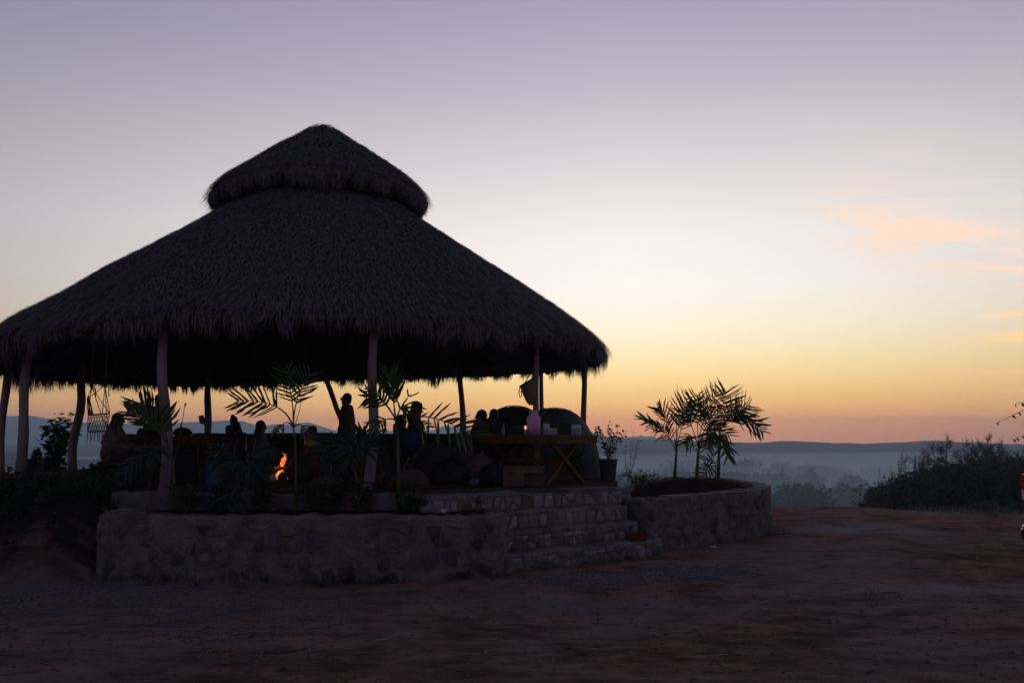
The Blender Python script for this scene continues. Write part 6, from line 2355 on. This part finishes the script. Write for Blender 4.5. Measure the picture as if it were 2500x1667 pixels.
def s_yard(g, n):
    a = g.uniform(-0.75, 0.75, n); r = 4.5 + 14 * g.random(n) ** 1.4
    x, y = r * np.sin(a), r * np.cos(a)
    bad = (y > 9.3) & (x < 5.1)
    y = np.where(bad, 4.5 + (y % 4.6), y)
    return x, y


pebbles('gravel', 9000, s_heap, 0.004, 0.032, 'gravel', 'heap of grey gravel spread in front of the steps', 1)
pebbles('gravel', 11000, s_left, 0.004, 0.028, 'gravel', 'grey gravel scattered at the left of the yard', 2)
pebbles('gravel', 6000, s_yard, 0.004, 0.028, 'dirt', 'stray pebbles and clods over the dirt yard', 3)
pebbles('gravel', 500, s_yard, 0.012, 0.05, 'dirt', 'dark clods of earth over the yard', 4)


def litter(name, n, sampler, m, label, seed, L=(0.03, 0.09), W=0.4, up=0.0):
    g = np.random.default_rng(seed)
    x, y = sampler(g, n)
    z = ground_z(x, y) + 0.006
    a = g.random(n) * 6.28
    l = g.uniform(L[0], L[1], n)
    d = np.stack([np.cos(a), np.sin(a), g.uniform(0.0, 0.35, n) + up], -1)
    s = np.stack([-np.sin(a), np.cos(a), g.normal(0, .25, n)], -1)
    p = np.stack([x, y, z], -1)
    V = np.stack([p, p + d * (l * .5)[:, None] + s * (l * W / 2)[:, None], p + d * l[:, None], p + d * (l * .5)[:, None] - s * (l * W / 2)[:, None]], 1).reshape(-1, 3)
    o = from_numpy(name, V, np.arange(4 * n).reshape(-1, 4), MATS[m])
    return props(o, label, None, None, 'stuff')


def s_base(g, n):
    s = g.random(n)
    x = np.interp(s, [0, .12, .6, .75, 1], [-6.4, -5.3, -0.2, 2.3, 4.8])
    y = np.interp(s, [0, .12, .35, .6, .75, 1], [10.9, 9.85, 9.62, 9.95, 11.9, 14.4]) - np.abs(g.normal(0, 0.16, n))
    return x + g.normal(0, .06, n), y


def s_tuft(g, n):
    k = g.integers(0, 34, n)
    cx = g.uniform(-6, 9, 34); cy = g.uniform(5.2, 9.3, 34)
    bx, by = s_base(g, 34)
    pick = np.arange(34) < 29
    cx = np.where(pick, bx, cx); cy = np.where(pick, by, cy)
    return cx[k] + g.normal(0, .045, n), cy[k] + g.normal(0, .045, n)


mat('dry_leaf', (0.24, 0.16, 0.1), (0.12, 0.075, 0.05), scale=9)
litter('fallen_leaves', 420, s_base, 'dry_leaf', 'dry leaves and chips fallen along the foot of the stone walls', 31)
litter('fallen_leaves', 380, s_yard, 'dry_leaf', 'dry leaves and bits scattered over the dirt yard', 32)
litter('grass_tufts', 1000, s_tuft, 'leaf_dark', 'small weeds sprouting at the wall foot and in the yard', 33, (0.03, 0.10), 0.1, 1.1)


def twig(px, py, L, rz, label, m='stalk'):
    p = PZ(px, py, 0.02)
    root = empty('dry_twig', (p.x, p.y, gz(p.x, p.y)), label, 'twig')
    z = gz(p.x, p.y) + 0.015
    d = Vector((math.cos(rz), math.sin(rz), 0))
    p = Vector((p.x, p.y, z))
    MB().tube([p - d * L / 2, p + Vector((0, 0, 0.02)), p + d * L / 2 + Vector((0, 0.03, 0.03))], [0.005, 0.006, 0.003], 5).build('stick', MATS[m], root)
    for t, s_ in ((0.1, 1), (-0.2, -1)):
        q = p + d * L * t
        MB().tube([q, q + Vector((-d.y * s_, d.x * s_, 0)) * L * 0.25 + d * 0.06 + Vector((0, 0, 0.05))], [0.004, 0.002], 4).build('side_twig', MATS[m], root)


mat('dry_pale', (0.3, 0.26, 0.22), (0.2, 0.17, 0.15), scale=6)
twig(735, 1592, 0.34, 0.15, 'pale forked twig lying in the dirt below the outer wall', 'dry_pale')
twig(955, 1552, 0.3, 0.5, 'thin pale twig right of the forked one in the dirt', 'dry_pale')
twig(2150, 1302, 0.7, 0.1, 'small pile of dry sticks beside the pale dust patch')
twig(1740, 1600, 0.25, -0.2, 'dark stick in the foreground dirt right of the middle', 'dry_pale')


# ------------------------------------------------------------------ pickup at the right edge
def pickup():
    o = Vector((6.90, 11.0, 0))
    ang = math.radians(46)
    h = Vector((math.sin(ang), math.cos(ang), 0)); w = Vector((math.cos(ang), -math.sin(ang), 0))
    Wd, Ln = 1.68, 5.0
    root = empty('pickup_truck', tuple(o + w * Wd / 2 + h * Ln / 2), 'cream pickup truck whose rear corner and red tail light just enter at the right edge', 'truck')
    T = lambda x, y, z: o + w * x + h * y + Vector((0, 0, z))

    def loft(name, secs, m, parent=root):
        """secs: list of (y, [(x,z)...]) closed cross-sections across the truck"""
        vs, fs = [], []
        k = len(secs[0][1])
        for y, s in secs:
            vs += [T(x, y, z) for x, z in s]
        for i in range(len(secs) - 1):
            for q in range(k):
                fs.append((i * k + q, i * k + (q + 1) % k, (i + 1) * k + (q + 1) % k, (i + 1) * k + q))
        fs += [tuple(range(k))[::-1], tuple(range((len(secs) - 1) * k, len(secs) * k))]
        return MB().add(vs, fs).build(name, m, parent)

    def sec(x0, x1, z0, z1, b=0.05):
        return [(x0 + b, z0), (x1 - b, z0), (x1, z0 + b * 2), (x1, z1 - b), (x1 - b, z1), (x0 + b, z1), (x0, z1 - b), (x0, z0 + b * 2)]
    P_ = MATS['truck_paint']
    body = loft('body', [(0.06, sec(0.06, Wd - 0.06, 0.62, 0.70)), (0.08, sec(0.03, Wd - 0.03, 0.5, 1.16)), (2.0, sec(0.0, Wd, 0.45, 1.16)), (3.6, sec(0.0, Wd, 0.45, 1.16)),
                         (4.6, sec(0.03, Wd - 0.03, 0.45, 1.08)), (4.95, sec(0.08, Wd - 0.08, 0.5, 0.98))], P_)
    loft('cab', [(2.0, sec(0.06, Wd - 0.06, 1.15, 1.62)), (2.15, sec(0.1, Wd - 0.1, 1.15, 1.78)), (3.1, sec(0.12, Wd - 0.12, 1.15, 1.78)), (3.7, sec(0.08, Wd - 0.08, 1.15, 1.2))], P_)
    for x in (0.075, Wd - 0.075):
        loft('side_window', [(2.25, [(x - .02, 1.24), (x + .02, 1.24), (x + .03, 1.66), (x - .0, 1.66)]), (3.2, [(x - .02, 1.24), (x + .02, 1.24), (x + .03, 1.62), (x, 1.62)])], MATS['window_glass'])
    loft('rear_window', [(2.03, [(0.25, 1.25), (Wd - .25, 1.25), (Wd - .3, 1.6), (0.3, 1.6)]), (2.08, [(0.25, 1.25), (Wd - .25, 1.25), (Wd - .3, 1.6), (0.3, 1.6)])], MATS['window_glass'])
    loft('tailgate', [(0.045, sec(0.22, Wd - 0.22, 0.66, 1.13, 0.02)), (0.075, sec(0.22, Wd - 0.22, 0.66, 1.13, 0.02))], P_)
    for x in (0.02, Wd - 0.2):
        lamp = loft('tail_light', [(0.03, sec(x, x + 0.18, 1.0, 1.2, 0.012)), (0.22, sec(x - (0.022 if x < 1 else -0.022), x + 0.18, 1.0, 1.2, 0.012))], MATS['lamp_red'])
        loft('reversing_lens', [(0.034, sec(x, x + 0.18, 0.855, 0.997, 0.012)), (0.2, sec(x - (0.02 if x < 1 else -0.02), x + 0.18, 0.855, 0.997, 0.012))], MATS['lamp_white'], lamp)
        loft('lower_lens', [(0.036, sec(x, x + 0.18, 0.82, 0.852, 0.006)), (0.2, sec(x - (0.02 if x < 1 else -0.02), x + 0.18, 0.82, 0.852, 0.006))], MATS['lamp_red'], lamp)
    loft('rear_bumper', [(-0.12, sec(0.02, Wd - 0.02, 0.30, 0.50, 0.04)), (0.05, sec(-0.02, Wd + 0.02, 0.28, 0.52, 0.04))], MATS['metal_dark'])
    loft('bumper_trim', [(-0.118, sec(0.04, Wd - 0.04, 0.50, 0.525, 0.006)), (0.03, sec(0.0, Wd, 0.50, 0.53, 0.006))], MATS['metal_grey'])
    loft('front_bumper', [(4.93, sec(0.0, Wd, 0.38, 0.58, 0.04)), (5.05, sec(0.06, Wd - 0.06, 0.4, 0.56, 0.04))], MATS['metal_grey'])
    for x in (0.02, Wd - 0.24):
        for y in (0.95, 4.0):
            c = T(x + 0.11, y, 0.35)
            M3 = Matrix((h, Vector((0, 0, 1)), w)).transposed()
            wh = MB().lathe(c, [(0.2, -0.1), (0.32, -0.11), (0.35, -0.07), (0.35, 0.07), (0.32, 0.11), (0.2, 0.1)], 24, M3).build('wheel', MATS['rubber'], root, True)
            MB().lathe(c, [(0.05, -0.115), (0.2, -0.105), (0.21, 0.0), (0.2, 0.105), (0.05, 0.115)], 18, M3).build('rim', MATS['metal_grey'], wh, True)
    return root


pickup()


# ------------------------------------------------------------------ bare trees at the right
def bare_tree_mesh(seed, levels=8):
    """unit-height leafless tree with a flat spreading crown of fine twigs"""
    g = random.Random(seed)
    segs = []

    def grow(p, d, L, r, lv):
        n = 3 if lv < 3 else 2
        q = p
        for i in range(n):
            d = (d + Vector((g.gauss(0, .2), g.gauss(0, .2), g.gauss(0.0, .12)))).normalized()
            q2 = q + d * (L / n)
            segs.append((q, q2, r * (1 - 0.3 * i / n), r * (1 - 0.3 * (i + 1) / n), lv))
            q = q2
        if lv >= levels:
            return
        k = 3 if lv in (0, 2, 4, 6, 7) else 2
        for j in range(k):
            a = g.uniform(0, 2 * PI)
            sp = g.uniform(0.35, 0.85) if lv < 5 else g.uniform(0.4, 1.1)
            o = Matrix.Rotation(a, 3, d) @ d.orthogonal().normalized()
            nd = d * math.cos(sp) + o * math.sin(sp)
            nd.z = nd.z * 0.8 + (0.12 if lv < 4 else 0.0)
            grow(q, nd.normalized(), L * g.uniform(0.62, 0.84), r * 0.57, lv + 1)
    grow(Vector((0, 0, 0)), Vector((g.uniform(-.1, .1), 0, 1)), 0.24, 0.010, 0)
    top = max(s[1].z for s in segs)
    out = []
    for part in (0, 1):
        V, F = [], []
        for a, b, r1, r2, lv in segs:
            if (lv > 3) != bool(part):
                continue
            a, b = a / top, b / top
            d = (b - a).normalized()
            u = d.orthogonal().normalized(); v = d.cross(u)
            n = 3 if lv > 2 else 6
            k0 = len(V)
            for (c, r) in ((a, r1), (b, r2)):
                r = max(r, 0.0007)
                for q in range(n):
                    t = 2 * PI * q / n
                    V.append(c + (u * math.cos(t) + v * math.sin(t)) * r)
            for q in range(n):
                F.append((k0 + q, k0 + (q + 1) % n, k0 + n + (q + 1) % n, k0 + n + q))
        if part:                                        # the finest twigs: slivers sprouting from every tip
            for a, b, r1, r2, lv in segs:
                if lv < levels - 1:
                    continue
                for q in range(4):
                    d = ((b - a).normalized() + Vector((g.gauss(0, .9), g.gauss(0, .9), g.gauss(0, .4))))
                    d.z *= 0.45
                    d.normalize()
                    s_ = d.orthogonal().normalized() * 0.0011
                    p0 = a.lerp(b, g.random()) / top
                    k0 = len(V)
                    V += [p0 - s_, p0 + s_, p0 + d * g.uniform(0.02, 0.055)]
                    F.append((k0, k0 + 1, k0 + 2))
        me = bpy.data.meshes.new('trunk' if not part else 'crown')
        me.from_pydata([tuple(v) for v in V], [], F)
        me.materials.append(MATS['twig'])
        out.append(me)
    return out


BARE = [bare_tree_mesh(100 + k) for k in range(4)]
random.seed(5)
grove = [(2120, 1190, 40, 'leftmost low bare tree at the edge of the grove'), (2150, 1168, 42, 'second bare tree from the left end of the grove'), (2180, 1146, 44, 'bare tree where the grove starts to rise'),
         (2222, 1130, 45, 'bare tree left of the grove middle with spreading crown'), (2232, 1110, 46, 'bare tree at the first shoulder of the grove'), (2275, 1098, 47, 'bare flat-crowned tree on the grove skyline'),
         (2318, 1098, 48, 'bare tree left of the tallest one in the grove'), (2352, 1096, 47, 'bare tree just left of the tallest one'), (2395, 1062, 45, 'tallest bare tree standing out of the grove'),
         (2440, 1086, 48, 'bare tree right of the tallest one'), (2478, 1078, 49, 'bare tree on the grove skyline near the right border'), (2525, 1070, 49, 'bare tree at the right border behind the truck'),
         (2176, 1170, 38, 'low bare tree in front of the left grove'), (2235, 1146, 39, 'low bare tree in front of the grove middle'), (2290, 1126, 40, 'front bare tree below the grove skyline'),
         (2365, 1118, 40, 'front bare tree below the tallest one'), (2440, 1115, 40, 'front bare tree right of the middle'), (2500, 1108, 40, 'front bare tree next to the tail light'),
         (2255, 1108, 50, 'rear bare tree between the grove shoulder and the flat-crowned tree'), (2335, 1092, 52, 'rear bare tree behind the two left of the tallest'), (2420, 1076, 51, 'rear bare tree close behind the tallest one'),
         (2212, 1138, 48, 'rear bare tree at the left slope of the grove'), (2495, 1080, 46, 'bare tree just left of the tail light on the skyline')]
for i, (px, py, Y, lb) in enumerate(grove):
    x = (px - 1250) / FPX * Y
    z0 = gz(x, Y) - 0.2
    hgt = P(px, py - 4, Y).z - z0
    root = empty('bare_tree', (x, Y, z0), lb, 'tree', 'bare trees of the grove beyond the yard')
    tm, cm = BARE[i % 4]
    rz = random.uniform(0, 6.28)
    for me, nm in ((tm, 'trunk'), (cm, 'crown')):
        o = bpy.data.objects.new(nm, me)
        col.objects.link(o)
        o.parent = root
        o.rotation_euler = (0, 0, rz)
        wd = hgt * (0.3 if px > 2310 else 0.2 if px > 2250 else 0.13)
        o.scale = (wd, wd, hgt)
# undergrowth filling the grove
C_, R_ = [], []
for i in range(300):
    px = random.uniform(2118, 2640)
    Y = random.uniform(30, 50)
    x = (px - 1250) / FPX * Y
    lim = np.interp(px, [2070, 2110, 2160, 2240, 2320, 2420, 2640], [1250, 1222, 1176, 1150, 1138, 1126, 1118]) + random.random() ** 1.3 * 95 * (1.0 if px > 2120 else 0.4) + 8
    R = random.uniform(0.8, 1.5)
    C_.append((x, Y, P(px, lim, Y).z - R * 0.75)); R_.append(R)
V_, F_ = leaf_cloud(C_, R_, 900, 0.055, 9, 0.9)
props(from_numpy('undergrowth', V_, F_, MATS['scrub']), 'dense dark undergrowth below the bare trees', None, None, 'stuff')
# dry grass along the crest
g = np.random.default_rng(4)
n = 2600
px = g.uniform(1880, 2560, n)
Yc = np.interp(px, [1870, 2100, 2300, 2560], [19.9, 19.2, 18.4, 17.4]) + g.normal(0.2, 0.7, n)
x = (px - 1250) / FPX * Yc
keep = g.random(n) < np.interp(px, [1880, 2200, 2330, 2560], [0.12, 0.2, 1, 1])
x, Yc = x[keep], Yc[keep]
n = len(x)
z = ground_z(x, Yc)
hh = g.uniform(0.05, 0.2, n)
a = g.random(n) * 6.28
lean = g.normal(0, 0.06, (n, 2))
V_ = np.stack([np.stack([x - 0.006 * np.cos(a), Yc - 0.006 * np.sin(a), z], -1), np.stack([x + 0.006 * np.cos(a), Yc + 0.006 * np.sin(a), z], -1), np.stack([x + lean[:, 0], Yc + lean[:, 1], z + hh], -1)], 1).reshape(-1, 3)
props(from_numpy('dry_grass', V_, np.arange(3 * n).reshape(-1, 3), MATS['dry_pale']), 'thin dry grass along the edge of the yard', None, None, 'stuff')
for k, (px, sd_, lb) in enumerate([(2385, 71, 'low green bush at the yard edge below the tallest bare tree'), (2430, 72, 'low green bush at the yard edge near the tail light')]):
    x = (px - 1250) / FPX * 18.0
    bush('edge_bush', (x, 18.0, gz(x, 18.0) - 0.03), 0.32, 0.4, 9, 24, 0.09, 0.035, lb, 'bush', seed=sd_)

# tree outside the right edge whose leafy twigs reach into view
tr = Vector((13.2, 17.5, gz(13.2, 17.5) - 0.2))
ot = empty('leafy_tree', tuple(tr), 'tree beyond the right border with thin leafy twigs reaching into the sky', 'tree')
topt = tr + Vector((-0.4, -0.2, 3.2))
MB().tube([tr, tr.lerp(topt, 0.5) + Vector((0.1, 0, 0)), topt], [0.16, 0.12, 0.07], 8).build('trunk', MATS['twig'], ot, True)
lv, lf = [], []
for (a, b, Y) in (((2700, 900), (2436, 1031), 16.2), ((2650, 1010), (2472, 1073), 16.4), ((2720, 960), (2480, 984), 16.6), ((2800, 850), (2560, 900), 16.8)):
    e = P(*b, Y); m_ = P(a[0] - 110, a[1] + 40, Y)
    pts = [topt.lerp(topt, 0)] + [bez(topt, P(*a, Y), e, i / 10) for i in range(1, 11)]
    MB().tube(pts, [0.03 - 0.0265 * i / 10 for i in range(11)], 5).build('branch', MATS['twig'], ot, True)
    for t in np.linspace(0.5, 1.0, 16):
        q = bez(topt, P(*a, Y), e, t)
        blade_leaf(lv, lf, q, Vector((random.gauss(0, .6), random.gauss(0, .6), -0.7)), Vector((random.gauss(0, 1), random.gauss(0, 1), .4)), 0.10, 0.06)
o = MB().add(lv, lf).build('leaves', MATS['leaf_dark'], ot)
o['kind'] = 'stuff'


# ------------------------------------------------------------------ the air
def haze_box(top=38.0, dens=0.0008):
    m = bpy.data.materials.new('haze')
    m.use_nodes = True
    N, L = m.node_tree.nodes, m.node_tree.links
    N.remove(N['Principled BSDF'])
    pv = N.new('ShaderNodeVolumePrincipled')
    pv.inputs['Color'].default_value = (0.56, 0.78, 1.0, 1)
    pv.inputs['Density'].default_value = dens
    pv.inputs['Anisotropy'].default_value = 0.5
    L.new(pv.outputs[0], N['Material Output'].inputs['Volume'])
    b = MB()
    b.box((0, 0, (top - 45) / 2), (3700, 3700, top + 45))
    o = b.build('haze', m)
    props(o, 'even blue morning haze over the whole valley', None, None, 'stuff')


haze_box()

# a bank of mist lying in the valley under the long hill
mm = bpy.data.materials.new('mist')
mm.use_nodes = True
mm.node_tree.nodes.remove(mm.node_tree.nodes['Principled BSDF'])
pv = mm.node_tree.nodes.new('ShaderNodeVolumePrincipled')
pv.inputs['Color'].default_value = (0.70, 0.88, 1.0, 1)
pv.inputs['Density'].default_value = 0.0042
pv.inputs['Anisotropy'].default_value = 0.45
mm.node_tree.links.new(pv.outputs[0], mm.node_tree.nodes['Material Output'].inputs['Volume'])
mist = MB().ball((260, 560, -26), (900, 330, 13.5), 48, 24).build('mist', mm, None, True)
props(mist, 'pale bank of mist lying low in the valley', None, None, 'stuff')
